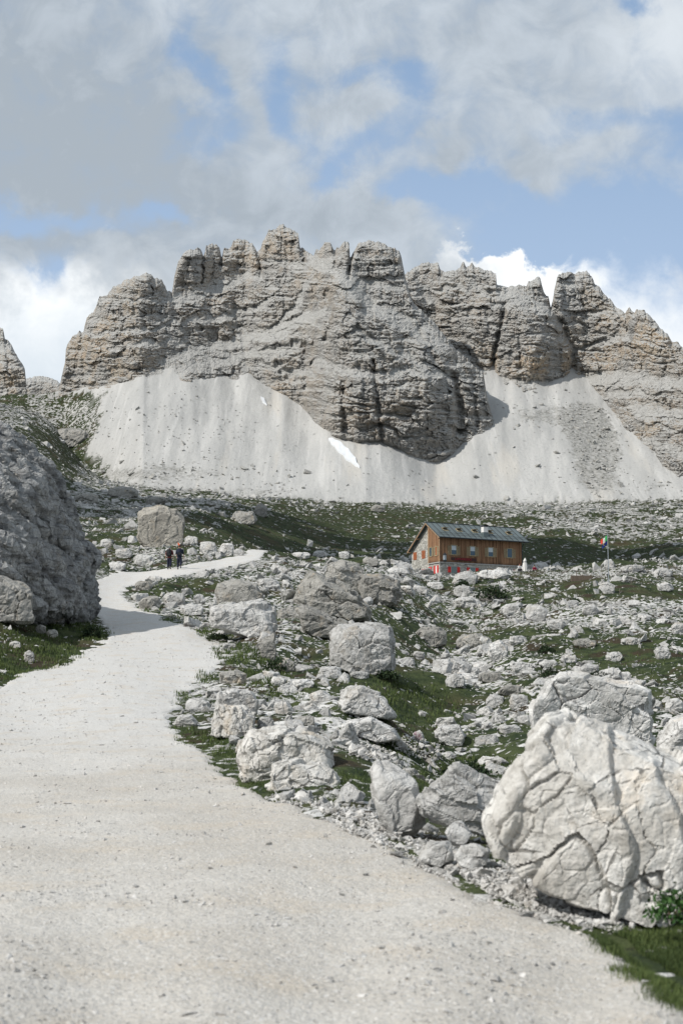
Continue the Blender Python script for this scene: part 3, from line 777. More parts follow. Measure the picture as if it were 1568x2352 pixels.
# snow patches lying on the scree
def snow(pts, label):
    P3 = hit([p[0] for p in pts], [p[1] for p in pts])
    bm = bmesh.new()
    vs_ = [bm.verts.new(p) for p in P3]
    f = bm.faces.new(vs_)
    bmesh.ops.triangulate(bm, faces=[f]); bmesh.ops.subdivide_edges(bm, edges=bm.edges[:], cuts=5, use_grid_fill=True)
    for v in bm.verts: v.co.z = float(gz(v.co.x, v.co.y)) + .9
    r = bmesh.ops.extrude_face_region(bm, geom=bm.faces[:])
    for v in [g for g in r['geom'] if isinstance(g, bmesh.types.BMVert)]: v.co.z -= 1.6
    bmesh.ops.recalc_face_normals(bm, faces=bm.faces[:])
    me = bpy.data.meshes.new("snow_patch"); bm.to_mesh(me); bm.free()
    me.materials.append(MAT_SNOW)
    tag(link(bpy.data.objects.new("snow_patch", me)), label, "snow patch")
MAT_SNOW = plain("old_snow", (.64, .66, .68), .6, 0, .04, .3)
snow([(754, 1010), (763, 1009), (770, 1014), (781, 1017), (790, 1028), (800, 1034), (806, 1044), (816, 1054), (819, 1066), (826, 1076), (815, 1071), (806, 1063), (795, 1058), (786, 1045), (777, 1040), (768, 1027), (760, 1021)], "long thin white snow patch on the scree under the central cliff")
snow([(599, 914), (606, 917), (613, 932), (604, 926)], "small white snow sliver high on the scree near the cliff foot")

# ------------------------------------------------------------------ unseen clouds added out of the frame to shade the hollow behind the hut
def make_shade_cloud(name, target, half, height, label, seed):
    k = height / SUN_DIR.z
    cc = Vector(target) + SUN_DIR * k
    rs = np.random.default_rng(seed)
    bm = bmesh.new()
    for i in range(38):
        a = rs.uniform(0, 2 * math.pi); r = math.sqrt(rs.uniform(0, 1))
        px, py = cc.x + half[0] * r * math.cos(a), cc.y + half[1] * r * math.sin(a)
        rad = rs.uniform(.16, .34) * min(half[0], half[1]) * (1.25 - .6 * r)
        bmesh.ops.create_icosphere(bm, subdivisions=3, radius=rad, matrix=Matrix.Translation((px, py, cc.z + rs.uniform(0, .4) * rad)) @ Matrix.Diagonal((1.5, 1.2, .55, 1)))
    me = bpy.data.meshes.new(name); bm.to_mesh(me); bm.free()
    n = len(me.vertices); co = np.empty(n * 3, np.float32); me.vertices.foreach_get('co', co); co = co.reshape(-1, 3)
    sc = 14.
    co[:, 0] += fbm(co[:, 0] / sc, co[:, 1] / sc, co[:, 2] / sc, 3) * 4; co[:, 1] += fbm(co[:, 1] / sc, co[:, 2] / sc, co[:, 0] / sc, 3) * 4
    co[:, 2] += fbm(co[:, 0] / sc + 9, co[:, 1] / sc, co[:, 2] / sc, 3) * 3
    me.vertices.foreach_set('co', co.ravel()); me.update()
    me.materials.append(plain("shade_cloud_white", (.85, .86, .88), 1, 0, .02, .01))
    o = link(bpy.data.objects.new(name, me)); tag(o, label, "cloud")
    return o
make_shade_cloud("cloud", (-15, 318, 30), (105, 88), 210, "unseen low puffy cloud added to shade the hollow left of the hut", 4)
make_shade_cloud("cloud", (105, 285, 28), (80, 44), 210, "unseen low ragged cloud added to shade the meadow behind the hut", 5)
# ------------------------------------------------------------------ boulders and rocks
def make_rock_mat(name, tint=(1, 1, 1), scale=1.0, stain=.6, light=(.58, .575, .56), mid=(.42, .415, .40), dark=(.15, .148, .14), ochre=.3, bumpd=.05, vein=.4, streak=None):
    mt, t, b = material(name)
    tc = t.new('ShaderNodeTexCoord').outputs['Object']
    geo = t.new('ShaderNodeNewGeometry')
    oi = t.new('ShaderNodeObjectInfo').outputs['Random']
    off = t.new('ShaderNodeVectorMath', operation='ADD'); t.l.new(tc, off.inputs[0])
    cx = t.new('ShaderNodeCombineXYZ'); t.l.new(t.m('MULTIPLY', oi, 31.), cx.inputs[0]); t.l.new(t.m('MULTIPLY', oi, 17.), cx.inputs[1])
    t.l.new(cx.outputs[0], off.inputs[1])
    P_ = off.outputs[0]
    n1 = t.noise(P_, 1.6 * scale, 6, .62, .3); n2 = t.noise(P_, 9 * scale, 6, .68); n3 = t.noise(P_, 3.3 * scale, 6, .65, .6)
    isl = geo.outputs['Random Per Island']
    st_ = t.noise(t.mapping(tc, (.9, .25, 5.0), (0, streak or 0, 0)), 1., 6, .65)
    colr = t.mix(t.ramp(n1, .34, .6), mid, light)
    colr = t.mix(t.ramp(n3, .53, .68, 0, stain), colr, dark)
    colr = t.mix(t.ramp(n2, .52, .36, 0, .45), colr, tuple(.72 * m_ for m_ in mid))
    if streak is not None: colr = t.mix(t.ramp(st_, .50, .64, 0, .6), colr, dark)
    oc = t.ramp(t.noise(P_, 1.1 * scale, 5, .6), .56, .70, 0, ochre)
    colr = t.mix(oc, colr, (.50, .40, .28))
    vr = t.voro(t.mapping(P_, (1, 1.5, 1.2), (.4, .3, .2)), 1.9 * scale, 'DISTANCE_TO_EDGE')
    vw = t.m('ADD', vr, t.m('MULTIPLY', t.m('SUBTRACT', n3, .5), .22))
    crack = t.m('MULTIPLY', t.ramp(vw, .022, .0), t.ramp(n1, .42, .55))
    colr = t.mix(t.m('MULTIPLY', crack, vein), colr, (.12, .115, .105))
    colr = t.mix(t.ramp(t.noise(P_, 24 * scale, 3, .7), .60, .68, 0, .45), colr, (.16, .155, .145))
    colr = t.mix(t.ramp(t.noise(t.mapping(P_, (2.2, 2.2, .35)), 1.4 * scale, 5, .6), .56, .68, 0, .35), colr, (.22, .20, .17))
    hs = t.new('ShaderNodeHueSaturation'); t.put(hs.inputs['Value'], t.m('ADD', t.m('ADD', .74, t.m('MULTIPLY', oi, .22)), t.m('MULTIPLY', isl, .26))); t.l.new(colr, hs.inputs['Color'])
    t.l.new(hs.outputs[0], b.inputs['Base Color'])
    hh = t.m('ADD', t.m('ADD', n2, t.m('MULTIPLY', n3, 1.4)), t.m('MULTIPLY', crack, -.8))
    t.l.new(t.bump(hh, .8, bumpd), b.inputs['Normal'])
    b.inputs['Specular IOR Level'].default_value = .12
    return mt
MAT_ROCK = make_rock_mat("white_limestone")
MAT_ROCK_GREY = make_rock_mat("grey_limestone", light=(.37, .36, .335), mid=(.26, .255, .235), dark=(.12, .12, .115), stain=.6, ochre=.5)
MAT_ROCK_STAINED = make_rock_mat("water_stained_limestone", scale=.5, light=(.36, .34, .30), mid=(.20, .19, .17), dark=(.06, .06, .058), stain=.85, ochre=.6)
MAT_ROCK_BIG = make_rock_mat("cream_limestone", scale=1.4, light=(.58, .57, .545), mid=(.42, .405, .375), dark=(.20, .19, .17), stain=.5, ochre=.38, bumpd=.04, vein=.8)
MAT_OUTCROP = make_rock_mat("blue_grey_outcrop_rock", scale=.8, light=(.40, .405, .40), mid=(.235, .24, .242), dark=(.075, .077, .08), stain=.5, ochre=.2, bumpd=.16, streak=-.60)

def to_mesh_np(me):
    n = len(me.vertices); co = np.empty(n * 3, np.float32); me.vertices.foreach_get('co', co)
    no = np.empty(n * 3, np.float32); me.vertices.foreach_get('normal', no)
    return co.reshape(-1, 3).astype(float), no.reshape(-1, 3).astype(float)
def remesh(me, vox):
    tmp = bpy.data.objects.new("tmp", me); COL.objects.link(tmp)
    md = tmp.modifiers.new("r", 'REMESH'); md.mode = 'VOXEL'; md.voxel_size = vox; md.use_smooth_shade = False
    dg = bpy.context.evaluated_depsgraph_get(); dg.update()
    out = bpy.data.meshes.new_from_object(tmp.evaluated_get(dg))
    bpy.data.objects.remove(tmp); return out
def roughen(me, size, seed, bed=(.25, .1, 1.0), bedn=9, amp=1.0, crack=1.0, flat=True, plate=1.0):
    co, no = to_mesh_np(me)
    q = co / size
    d = np.array(bed, float); d /= np.linalg.norm(d)
    h = q @ d + .05 * fbm(q[:, 0] * 2, q[:, 1] * 2, q[:, 2] * 2 + seed, 3)
    big = fbm(q[:, 0] * 1.6 + seed, q[:, 1] * 1.6, q[:, 2] * 1.6, 3, .5)
    fin = fbm(q[:, 0] * 16, q[:, 1] * 16, q[:, 2] * 16 + seed, 3, .6)
    e1 = np.cross(d, [0.3, 1, .2]); e1 /= np.linalg.norm(e1); e2 = np.cross(d, e1)
    A_, B_ = q @ e1, q @ e2
    w1 = .035 * fbm(q[:, 0] * 5, q[:, 1] * 5, q[:, 2] * 5 + seed, 3)
    disp = .012 * big + .007 * fin
    for (f_, am, tl, ck_, wd) in ((2.3, .030, .13, .040, .035), (5.2, .020, .085, .018, .05), (11., .010, .045, .006, .08), (22., .004, .016, 0, .08)):
        v_, t_, e_ = cells((A_ + w1) * f_, (B_ + w1) * f_, (h + .5 * w1) * f_ * (bedn / 6.), seed + f_)
        disp += am * (v_ - .5) + tl * t_ / f_ * 3 * .6
        disp -= crack * ck_ * np.exp(-(e_ / wd) ** 2) * (v_ > .52)
    sw = h * bedn * .55 + .7 * fbm(q[:, 0] * 1.4, q[:, 1] * 1.4, q[:, 2] * 1.4 + seed, 3)
    fr_ = sw - np.floor(sw); mk = sst(fbm(q[:, 0] * 2.1 + 4, q[:, 1] * 2.1, q[:, 2] * 2.1 + seed, 2), -.35, .25)
    disp += .045 * plate * (fr_ - .5) * mk - .022 * crack * np.exp(-((fr_ - 1) / .05) ** 2) * mk
    co = co + no * (disp * size * amp)[:, None]
    me.vertices.foreach_set('co', co.astype(np.float32).ravel())
    me.polygons.foreach_set('use_smooth', np.full(len(me.polygons), not flat)); me.update()

def hull_mesh(pts, name="boulder"):
    bm = bmesh.new()
    for p in pts: bm.verts.new(p)
    r = bmesh.ops.convex_hull(bm, input=bm.verts[:])
    bmesh.ops.delete(bm, geom=[v for v in bm.verts if not v.link_faces], context='VERTS')
    bmesh.ops.recalc_face_normals(bm, faces=bm.faces[:])
    me = bpy.data.meshes.new(name); bm.to_mesh(me); bm.free(); return me
def chop(me, seed, n=7, depth=.11, dr=(-.15, -.8, .25), spread=.62):
    """knock flat facets off a hull"""
    rs = np.random.default_rng(int(seed * 10) + 5)
    bm = bmesh.new(); bm.from_mesh(me)
    for i in range(n):
        d = Vector(dr) + Vector(rs.normal(size=3)) * spread; d.normalize()
        pr = sorted(v.co.dot(d) for v in bm.verts); lo, hi = pr[0], pr[-1]
        c_ = hi - (hi - lo) * rs.uniform(.02, depth)
        bmesh.ops.bisect_plane(bm, geom=bm.verts[:] + bm.edges[:] + bm.faces[:], plane_co=d * c_, plane_no=d, clear_outer=True)
        bd = [e for e in bm.edges if e.is_boundary]
        if bd: bmesh.ops.edgenet_fill(bm, edges=bd)
    bmesh.ops.recalc_face_normals(bm, faces=bm.faces[:]); bm.to_mesh(me); bm.free(); me.update()
def bc(pts):
    a = np.array(pts, float); return a.min(0), a.max(0)
def hero(name, label, outline, Y=None, thick=.8, seed=1, mat=None, vox=48, front=.88, back=.84, bed=(.25, .1, 1), bedn=9, amp=1., crack=1., cat="boulder", group=None, topback=0.0, dy_front=0, flat=True, fshift=None, basey=None, lift=0, sharp=False, chops=None, plate=1.0):
    """outline = photo points round the boulder; Y = metres to its middle; thick = depth / width"""
    a = np.array(outline, float); mn, mx = bc(outline); cen = a.mean(0)
    w = mx[0] - mn[0]
    if Y is None:
        hy = hit([cen[0]], [basey or mx[1] - .12 * (mx[1] - mn[1])])[0][1]
        Y = hy / (1 - .5 * thick * w / F * .5)
    if fshift is None: fshift = (w * .02, .10 * (mx[1] - mn[1]))
    W_ = w * Y / F; T = thick * W_
    rs = np.random.default_rng(seed)
    pts = []
    for k, (dd, sc) in enumerate([(-.5, front), (-.1, 1.0), (.2, .98), (.5, back)]):
        for (px_, py_) in outline:
            qx = cen[0] + (px_ - cen[0]) * sc + rs.normal() * w * .012 + (fshift[0] if dd < 0 else 0) * -dd * 2
            qy = cen[1] + (py_ - cen[1]) * sc + (fshift[1] if dd < -.3 and py_ < cen[1] else 0)
            if py_ > cen[1] and dd > -.4: qy = max(qy, py_ * .9 + cen[1] * .1)
            u, s = us(qx, qy); yy_ = Y + dd * T + (topback * T if py_ < cen[1] and dd < 0 else 0)
            pts.append(np.array([float(u) * yy_, yy_, min(float(s) * yy_, float(s) * Y) if py_ > cen[1] and dd < 0 else float(s) * yy_]))
    pts = np.array(pts)
    u0, s0 = us(cen[0], mx[1]); org = np.array([float(u0) * Y, Y, float(s0) * Y])
    me = hull_mesh(pts - org, name)
    size = max(W_, (mx[1] - mn[1]) * Y / F)
    chop(me, seed, *(chops or ((3, .05) if sharp else (7, .11))))
    me2 = remesh(me, size / vox); bpy.data.meshes.remove(me); me2.name = name
    roughen(me2, size, seed * 3.7, bed, bedn, amp * .8, crack, flat, plate)
    me2.materials.clear(); me2.materials.append(mat or MAT_ROCK)
    o = link(bpy.data.objects.new(name, me2)); o.location = org + np.array([0, 0, lift])
    HERO_FOOT.append((org[0], Y, W_ * .5, T * .5))
    return tag(o, label, cat, group)
HERO_FOOT = []
B = "boulder"
# the huge outcrop on the left
oc_out = [(-420, 700), (-150, 820), (0, 935), (45, 985), (85, 1025), (118, 1080), (135, 1125), (162, 1155), (172, 1205), (200, 1250), (216, 1290), (205, 1325), (212, 1370), (216, 1412), (190, 1425), (100, 1420), (-60, 1430), (-420, 1450)]
u_, s_ = us(216, 1412)
def outcrop():
    rs = np.random.default_rng(3); Y = 66.0; pts = []
    # ridge line nearest the path is farther away; the wall comes towards the viewer on the left
    for (px_, py_) in oc_out:
        yn = Y - (216 - px_) * .030
        for dd in (0, 9, 18):
            u, s = us(px_, py_); yy_ = yn + dd; sc = 1 - .04 * dd / 9
            pts.append((float(u) * yy_ - .35 * dd, yy_, float(s) * yn * (1 if dd == 0 else sc)))
    # the face bulges towards the path low down
    for (px_, py_, yy_) in [(60, 1230, 61.0), (120, 1330, 61.5), (150, 1400, 61.5), (-40, 1180, 59.5), (-200, 1300, 56), (20, 1390, 58.5), (-40, 1050, 61.5), (180, 1320, 63.5)]:
        u, s = us(px_, py_); pts.append((float(u) * yy_, yy_, float(s) * yy_))
    pts = np.array(pts); org = np.array([-13., 66, 2.]); me = hull_mesh(pts - org, "rock_outcrop"); chop(me, 7, 16, .09, (.45, -.9, .25), .35)
    me2 = remesh(me, .09); roughen(me2, 9., 5.5, (.55, .2, .8), 16, .48, 1.3, True, 2.2)
    co, no = to_mesh_np(me2); x, y, z = co.T
    h = (x * .55 + z * .8)
    d = .16 * ridged(h * 1.1, y * .3, (x - z) * .18, 4, .62) + .14 * ridged(h * 3.4, y * .8, (x - z) * .6, 3, .6) + .10 * fbm(x * 1.3, y * 1.3, z * 1.3, 4, .6) - .25 * np.exp(-(perlin(h * .35, y * .2, (x - z) * .1 + 3) / .07) ** 2)
    co += no * (d * .8)[:, None]; me2.vertices.foreach_set('co', co.astype(np.float32).ravel()); me2.update()
    me2.materials.clear(); me2.materials.append(MAT_OUTCROP); me2.name = "rock_outcrop"
    o = link(bpy.data.objects.new("rock_outcrop", me2)); o.location = org
    tag(o, "huge dark grey rock outcrop rising steeply at the left edge beside the path", "rock outcrop")
outcrop()
hero(B, "squat grey boulder with vertical cracks under the dark outcrop at left edge", [(-120, 1335), (0, 1325), (60, 1345), (88, 1365), (92, 1400), (75, 1432), (0, 1428), (-120, 1440)], None, .7, 2, MAT_ROCK_GREY, bedn=6)
hero(B, "white wedge rock leaning against the squat grey boulder below the outcrop", [(90, 1385), (98, 1378), (133, 1403), (128, 1420), (108, 1434), (92, 1430)], None, .9, 3, MAT_ROCK_GREY)
hero(B, "big pale boulder filling the lower right corner beside the path", [(1118, 1880), (1122, 1845), (1160, 1792), (1192, 1755), (1222, 1700), (1243, 1655), (1262, 1637), (1300, 1626), (1420, 1668), (1568, 1728), (1740, 1810), (1790, 1950), (1700, 2060), (1600, 2100), (1500, 2112), (1440, 2098), (1330, 2065), (1210, 2005), (1165, 1988), (1145, 1945), (1122, 1930)],
     10.6, .62, 4, MAT_ROCK_BIG, vox=170, front=.95, bed=(.85, .25, -.5), bedn=10, amp=.55, crack=2.0, topback=.1, fshift=(6, 40), sharp=True, chops=(11, .09, (-.35, -1, .1), .36), plate=1.5)
hero(B, "wide cracked white block with layered cliff-like face behind the big pale boulder", [(1222, 1730), (1228, 1625), (1252, 1605), (1256, 1562), (1292, 1545), (1362, 1551), (1482, 1577), (1498, 1585), (1502, 1700), (1480, 1750), (1240, 1760)],
     22.5, .42, 5, MAT_ROCK, vox=110, front=.97, bed=(.05, .1, 1), bedn=7, amp=.7, crack=1.8, sharp=True, fshift=(-4, 6), chops=(0, .03), plate=2.0)
hero(B, "rounded white boulder at right edge behind the big pale boulder", [(1505, 1720), (1512, 1680), (1540, 1650), (1580, 1640), (1640, 1660), (1660, 1740), (1560, 1760)], 24, .8, 6)
hero(B, "tall smooth white slab leaning upright beside the path", [(850, 1765), (862, 1740), (890, 1738), (915, 1768), (950, 1790), (958, 1850), (980, 1888), (948, 1925), (905, 1928), (872, 1875), (855, 1815)], 14.8, .55, 7, vox=60, front=.8, bed=(1, .1, .25), bedn=4, amp=.7, crack=.7)
hero(B, "pointed white boulder covered with a net of thin cracks", [(958, 1835), (985, 1803), (1030, 1788), (1048, 1757), (1092, 1792), (1152, 1795), (1160, 1860), (1125, 1925), (1060, 1905), (1000, 1890), (965, 1868)], 14.5, .7, 8, vox=70, bed=(.3, .1, 1), bedn=12, amp=.8, crack=1.6)
hero("rock", "small white cube of rock at the foot of the crack-netted boulder", [(1020, 1912), (1035, 1886), (1060, 1884), (1085, 1915), (1065, 1945), (1035, 1942)], 12.9, .9, 9, vox=36, cat="rock", amp=.7)
hero("rock", "flat cream rock on the path edge below the small white cube", [(958, 1958), (985, 1932), (1035, 1930), (1042, 1972), (1010, 1990), (965, 1985)], 12.4, .8, 10, vox=36, cat="rock", amp=.7)
hero("rock", "cream rock split in two beside the big pale boulder's left foot", [(1042, 1965), (1058, 1940), (1095, 1938), (1122, 1950), (1118, 1985), (1085, 2000), (1055, 1990)], 12.2, .8, 11, vox=36, cat="rock", amp=.8)
hero(B, "large rounded cream boulder with dark pitted shoulder on the path's right edge", [(545, 1750), (553, 1705), (576, 1675), (640, 1667), (700, 1675), (755, 1712), (768, 1765), (700, 1800), (620, 1805), (560, 1795)], 20.6, .7, 12, MAT_ROCK_BIG, vox=70, amp=1., bedn=5)
hero(B, "lower cream boulder with flat top leaning in front of the large rounded one", [(600, 1790), (625, 1752), (680, 1745), (740, 1755), (770, 1775), (787, 1815), (760, 1830), (640, 1832), (610, 1812)], 19.0, .6, 13, MAT_ROCK_BIG, vox=60, amp=1., bedn=6)
hero(B, "beige ribbed block with dark right side at the path bend", [(482, 1690), (490, 1640), (500, 1618), (560, 1616), (588, 1640), (582, 1690), (560, 1705), (530, 1700)], None, .8, 14, MAT_ROCK_BIG, vox=50, bed=(1, .1, .15), bedn=14, amp=1.1)
hero(B, "white angular boulder standing just behind the beige ribbed block", [(492, 1620), (500, 1592), (530, 1580), (575, 1588), (592, 1610), (588, 1640), (500, 1640)], 30, .7, 15)
hero("rock", "flat topped white rock on the path edge left of the ribbed block", [(420, 1618), (440, 1601), (465, 1602), (485, 1620), (478, 1638), (430, 1636)], None, .8, 16, vox=36, cat="rock")
hero("rock", "low rounded white rock at the outermost path corner", [(398, 1662), (412, 1642), (438, 1640), (456, 1658), (450, 1672), (410, 1672)], None, .8, 17, vox=36, cat="rock")
hero("rock", "small white rock tucked under the beige ribbed block", [(540, 1725), (548, 1700), (572, 1690), (590, 1712), (580, 1740), (555, 1742)], 24, .8, 18, vox=30, cat="rock")
hero(B, "long white boulder with sloping flat top right of the rubble", [(770, 1610), (778, 1578), (830, 1580), (880, 1600), (912, 1645), (900, 1655), (820, 1645), (785, 1638)], None, .6, 19, vox=56, bed=(.3, .1, 1), bedn=7)
hero(B, "overhanging white slab with dark underside below the long white boulder", [(775, 1665), (800, 1655), (850, 1645), (900, 1668), (920, 1700), (860, 1705), (820, 1695), (780, 1680)], None, .7, 20, vox=56, bedn=6)
hero("rock", "white rock with a sharp grey right half on the flowery bank", [(995, 1690), (1003, 1670), (1020, 1665), (1055, 1662), (1068, 1690), (1062, 1715), (1035, 1718), (1010, 1705)], None, .8, 21, vox=40, cat="rock")
hero(B, "tall cube shaped grey boulder with pitted face standing in the hollow", [(757, 1530), (758, 1450), (775, 1435), (850, 1430), (895, 1440), (904, 1470), (905, 1545), (860, 1560), (800, 1552)], None, .8, 22, MAT_ROCK, vox=70, bedn=5, amp=1.)
hero(B, "huge grey block tipped to the right in the boulder group", [(670, 1378), (695, 1318), (712, 1310), (800, 1345), (858, 1390), (850, 1425), (800, 1432), (740, 1415), (680, 1395)], None, .6, 23, MAT_ROCK_GREY, vox=80, bed=(.42, .1, 1), bedn=12, front=.86)
hero(B, "rough grey boulder wedged beneath the tipped block", [(682, 1400), (690, 1385), (760, 1415), (800, 1430), (790, 1470), (740, 1475), (700, 1460)], None, .7, 24, MAT_ROCK_GREY, vox=56)
hero(B, "dark grey rounded boulder behind the tipped block's top", [(742, 1330), (752, 1295), (785, 1286), (825, 1293), (836, 1330), (825, 1365), (780, 1360)], 96, .7, 25, MAT_ROCK_GREY, vox=50)
hero(B, "flat faced grey boulder right of the tipped block, cracked on its right", [(820, 1350), (832, 1314), (870, 1315), (905, 1330), (920, 1362), (912, 1390), (865, 1400), (835, 1385)], None, .7, 26, MAT_ROCK_GREY, vox=50)
hero(B, "long white layered boulder left of the tipped block", [(477, 1425), (482, 1395), (520, 1388), (600, 1380), (632, 1395), (634, 1440), (628, 1480), (580, 1470), (520, 1445), (485, 1440)], None, .6, 27, MAT_ROCK, vox=64, bedn=9, bed=(.15, .1, 1))
hero(B, "stack of thin dark grey rock layers under the white layered boulder's right end", [(590, 1478), (600, 1465), (630, 1455), (636, 1500), (628, 1525), (600, 1510)], None, .8, 28, MAT_ROCK_GREY, vox=40, bedn=10)
hero(B, "grey boulder squeezed between the white layered boulder and the tipped block", [(634, 1400), (650, 1388), (690, 1395), (704, 1430), (700, 1468), (655, 1462), (636, 1450)], 74, .7, 29, MAT_ROCK_GREY, vox=46)
hero(B, "smooth blue grey boulder half sunk above the white layered boulder", [(490, 1360), (500, 1338), (550, 1330), (590, 1340), (606, 1375), (600, 1392), (500, 1388)], None, .6, 30, MAT_ROCK_GREY, vox=46, amp=.6)
hero(B, "large flat topped rock cube with stained walls behind the two hikers", [(317, 1232), (318, 1178), (330, 1166), (370, 1158), (408, 1172), (423, 1188), (422, 1264), (380, 1272), (335, 1260)], 132, .8, 31, MAT_ROCK_STAINED, vox=64, bed=(1, .2, .1), bedn=5, front=.97, amp=.55, fshift=(0, 14), sharp=True)
hero(B, "white cube rock with shaded right side on the meadow below the flagpole", [(1205, 1410), (1212, 1392), (1240, 1389), (1257, 1400), (1250, 1428), (1235, 1432), (1208, 1422)], None, .8, 32, vox=36, amp=.7)
hero(B, "flat white slab lying right beside the white cube rock", [(1250, 1432), (1258, 1424), (1290, 1424), (1302, 1436), (1285, 1450), (1262, 1447)], None, .7, 33, vox=36)
hero(B, "white boulder at the foot of the flagpole", [(1372, 1352), (1380, 1338), (1395, 1336), (1412, 1345), (1408, 1366), (1385, 1366)], None, .8, 34, vox=36)
hero(B, "low white whaleback rock in front of the hut wall", [(1090, 1322), (1110, 1308), (1150, 1307), (1175, 1318), (1165, 1332), (1110, 1330)], None, .8, 35, vox=40)
hero(B, "lumpy white rock pile before the hut's middle windows", [(1036, 1338), (1050, 1318), (1075, 1311), (1095, 1320), (1092, 1345), (1045, 1348)], None, .8, 36, vox=40)
hero(B, "white sloping rock at the hut's left corner", [(885, 1312), (905, 1298), (935, 1305), (940, 1318), (890, 1322)], None, .8, 37, vox=36)
# middle sized rocks read off the photo: x, y, width, height, kind
mid_rocks = [
 (993, 1460, 77, 52, "lumpy grey white boulder on the turf above the rubble tongue"), (1087, 1473, 84, 38, "flat ribbed grey boulder right of the lumpy one"), (1070, 1383, 70, 26, "pale triangular slab low on the turf below the hut"),
 (1061, 1357, 50, 30, "white block above the pale triangular slab"), (1117, 1370, 46, 22, "rounded grey rock beside the dwarf pine"), (1173, 1400, 55, 28, "split white slab pair right of the dwarf pine"),
 (1186, 1469, 42, 26, "single white wedge on the green turf"), (1143, 1494, 52, 52, "tall white rock pile in the middle of the boulder field"), (1354, 1400, 38, 27, "pale square rock on the stony slope below the flagpole"),
 (1341, 1477, 60, 20, "long low white rock on the dark turf to the right"), (1448, 1473, 48, 20, "flat white rock near the reddish heath"), (1410, 1508, 43, 24, "white rock beside the reddish heath patch"),
 (1521, 1498, 42, 34, "big rounded white rock near the right edge"), (1306, 1512, 42, 20, "white slab tilted on the turf above the layered block"), (1053, 1533, 64, 46, "crumbling white boulder at the head of the rubble tongue"),
 (1104, 1529, 42, 22, "low white rock beside the crumbling boulder"), (1195, 1533, 64, 32, "broad white slab in the rubble tongue"), (1259, 1525, 46, 20, "small white slab left of the layered block"), (1126, 1555, 60, 26, "smooth grey slab lying across the rubble"),
 (1169, 1585, 56, 28, "tilted grey slab in the rubble left of the layered block"), (1135, 1610, 50, 34, "white boulder low in the rubble tongue"), (1190, 1610, 46, 36, "cracked white boulder beside the layered block"), (1169, 1675, 64, 20, "long flat white rock at the end of the rubble"),
 (1147, 1650, 26, 20, "round white rock near the end of the rubble"), (1027, 1735, 43, 16, "thin white slab on the flowery bank"), (1117, 1748, 50, 26, "pale slab lying loose on the bank near the pointed boulder"),
 (1354, 1537, 52, 28, "white rock peeping over the layered block"), (1044, 1563, 50, 36, "white rubble block on the left of the tongue"), (1556, 1443, 34, 30, "white boulder cut by the right edge of the photo"), (1547, 1620, 46, 34, "pale rock at the right edge above the rounded boulder"),
 (968, 1640, 22, 14, "small white stone alone on the green hollow"), (700, 1655, 50, 26, "grey white slab in the rubble beside the path"), (650, 1625, 46, 34, "pointed white rock in the rubble beside the path"), (610, 1660, 44, 30, "white rock behind the large rounded boulder's left side"),
 (735, 1600, 60, 26, "white slab on the ridge of the roadside rubble"), (690, 1570, 64, 24, "long white slab topping the roadside rubble"), (535, 1555, 74, 30, "pale grey slab pair on the upper path corner"), (640, 1565, 40, 24, "small white block among the grass of the upper corner"),
 (758, 1545, 62, 30, "striped white slab leaning before the cube boulder"), (826, 1550, 50, 18, "flat white rock at the cube boulder's foot"), (658, 1528, 44, 34, "blue grey wedge rock in the dark hollow"), (960, 1505, 34, 20, "white rock above the green hollow"),
 (345, 1385, 60, 34, "grey rock on the inner side of the path bend"), (400, 1375, 56, 34, "cracked pale rock inside the path bend"), (440, 1400, 60, 30, "white slab inside the path bend, farther right"), (330, 1345, 48, 22, "mossy grey hump at the path narrows"),
 (245, 1248, 30, 22, "white rounded rock on the slope left of the rock cube"), (285, 1270, 44, 26, "white slab left of the hikers"), (330, 1285, 46, 32, "white rock pile just left of the hikers"), (270, 1300, 44, 24, "pale boulder beside the path left of the hikers"),
 (478, 1258, 44, 34, "striped white boulder right of the hikers"), (520, 1262, 40, 36, "white crag at the right end of the roadside rocks"), (440, 1240, 34, 20, "white rock on the grass right of the rock cube"), (548, 1270, 26, 22, "small white crag closest to the path's vanishing end"),
 (168, 1005, 120, 44, "weathered ochre and grey crag on the upper left slope"), (355, 1330, 40, 14, "flat rock at the lower edge of the upper path"), (68, 1508, 26, 32, "white upright rock on the left grass bank"), (35, 1480, 30, 18, "pale rock lying on the left grass bank"),
 (120, 1455, 30, 20, "blue grey rock on the left bank below the outcrop"), (95, 1445, 26, 22, "white rock beside the blue grey one on the left bank"), (560, 1190, 70, 30, "dark grey slab group above the shaded meadow"), (600, 1172, 34, 32, "dark pointed crag above the shaded meadow"), (868, 1168, 40, 18, "lone grey block at the foot of the scree"),
 (200, 1145, 60, 24, "grey outcrop hump on the rubble slope at left"), (285, 1130, 70, 26, "pale bedrock hump below the scree at left"), (360, 1150, 60, 20, "grey bedrock knoll below the scree"), (1398, 1296, 26, 26, "pointed white rock behind the flagpole"), (1240, 1300, 40, 18, "pile of pale rocks right of the closed parasol"), (1450, 1305, 60, 18, "long pale rock ridge right of the flagpole"),
 (1520, 1315, 50, 22, "pale rock pile near the right edge level with the flagpole foot"), (1525, 1348, 44, 20, "white flat boulder right of the flagpole meadow"), (1000, 1345, 44, 18, "pale rock below the hut's left corner"), (960, 1352, 46, 16, "low white rock ledge below the hut's gable"),
 (790, 1275, 30, 18, "white boulder on the skyline left of the hut"), (850, 1290, 40, 22, "pale rock behind the flat faced grey boulder"), (735, 1272, 36, 16, "white rock pile where the path ends"), (690, 1275, 50, 16, "white rubble beside the end of the path")]
gen_pts = []
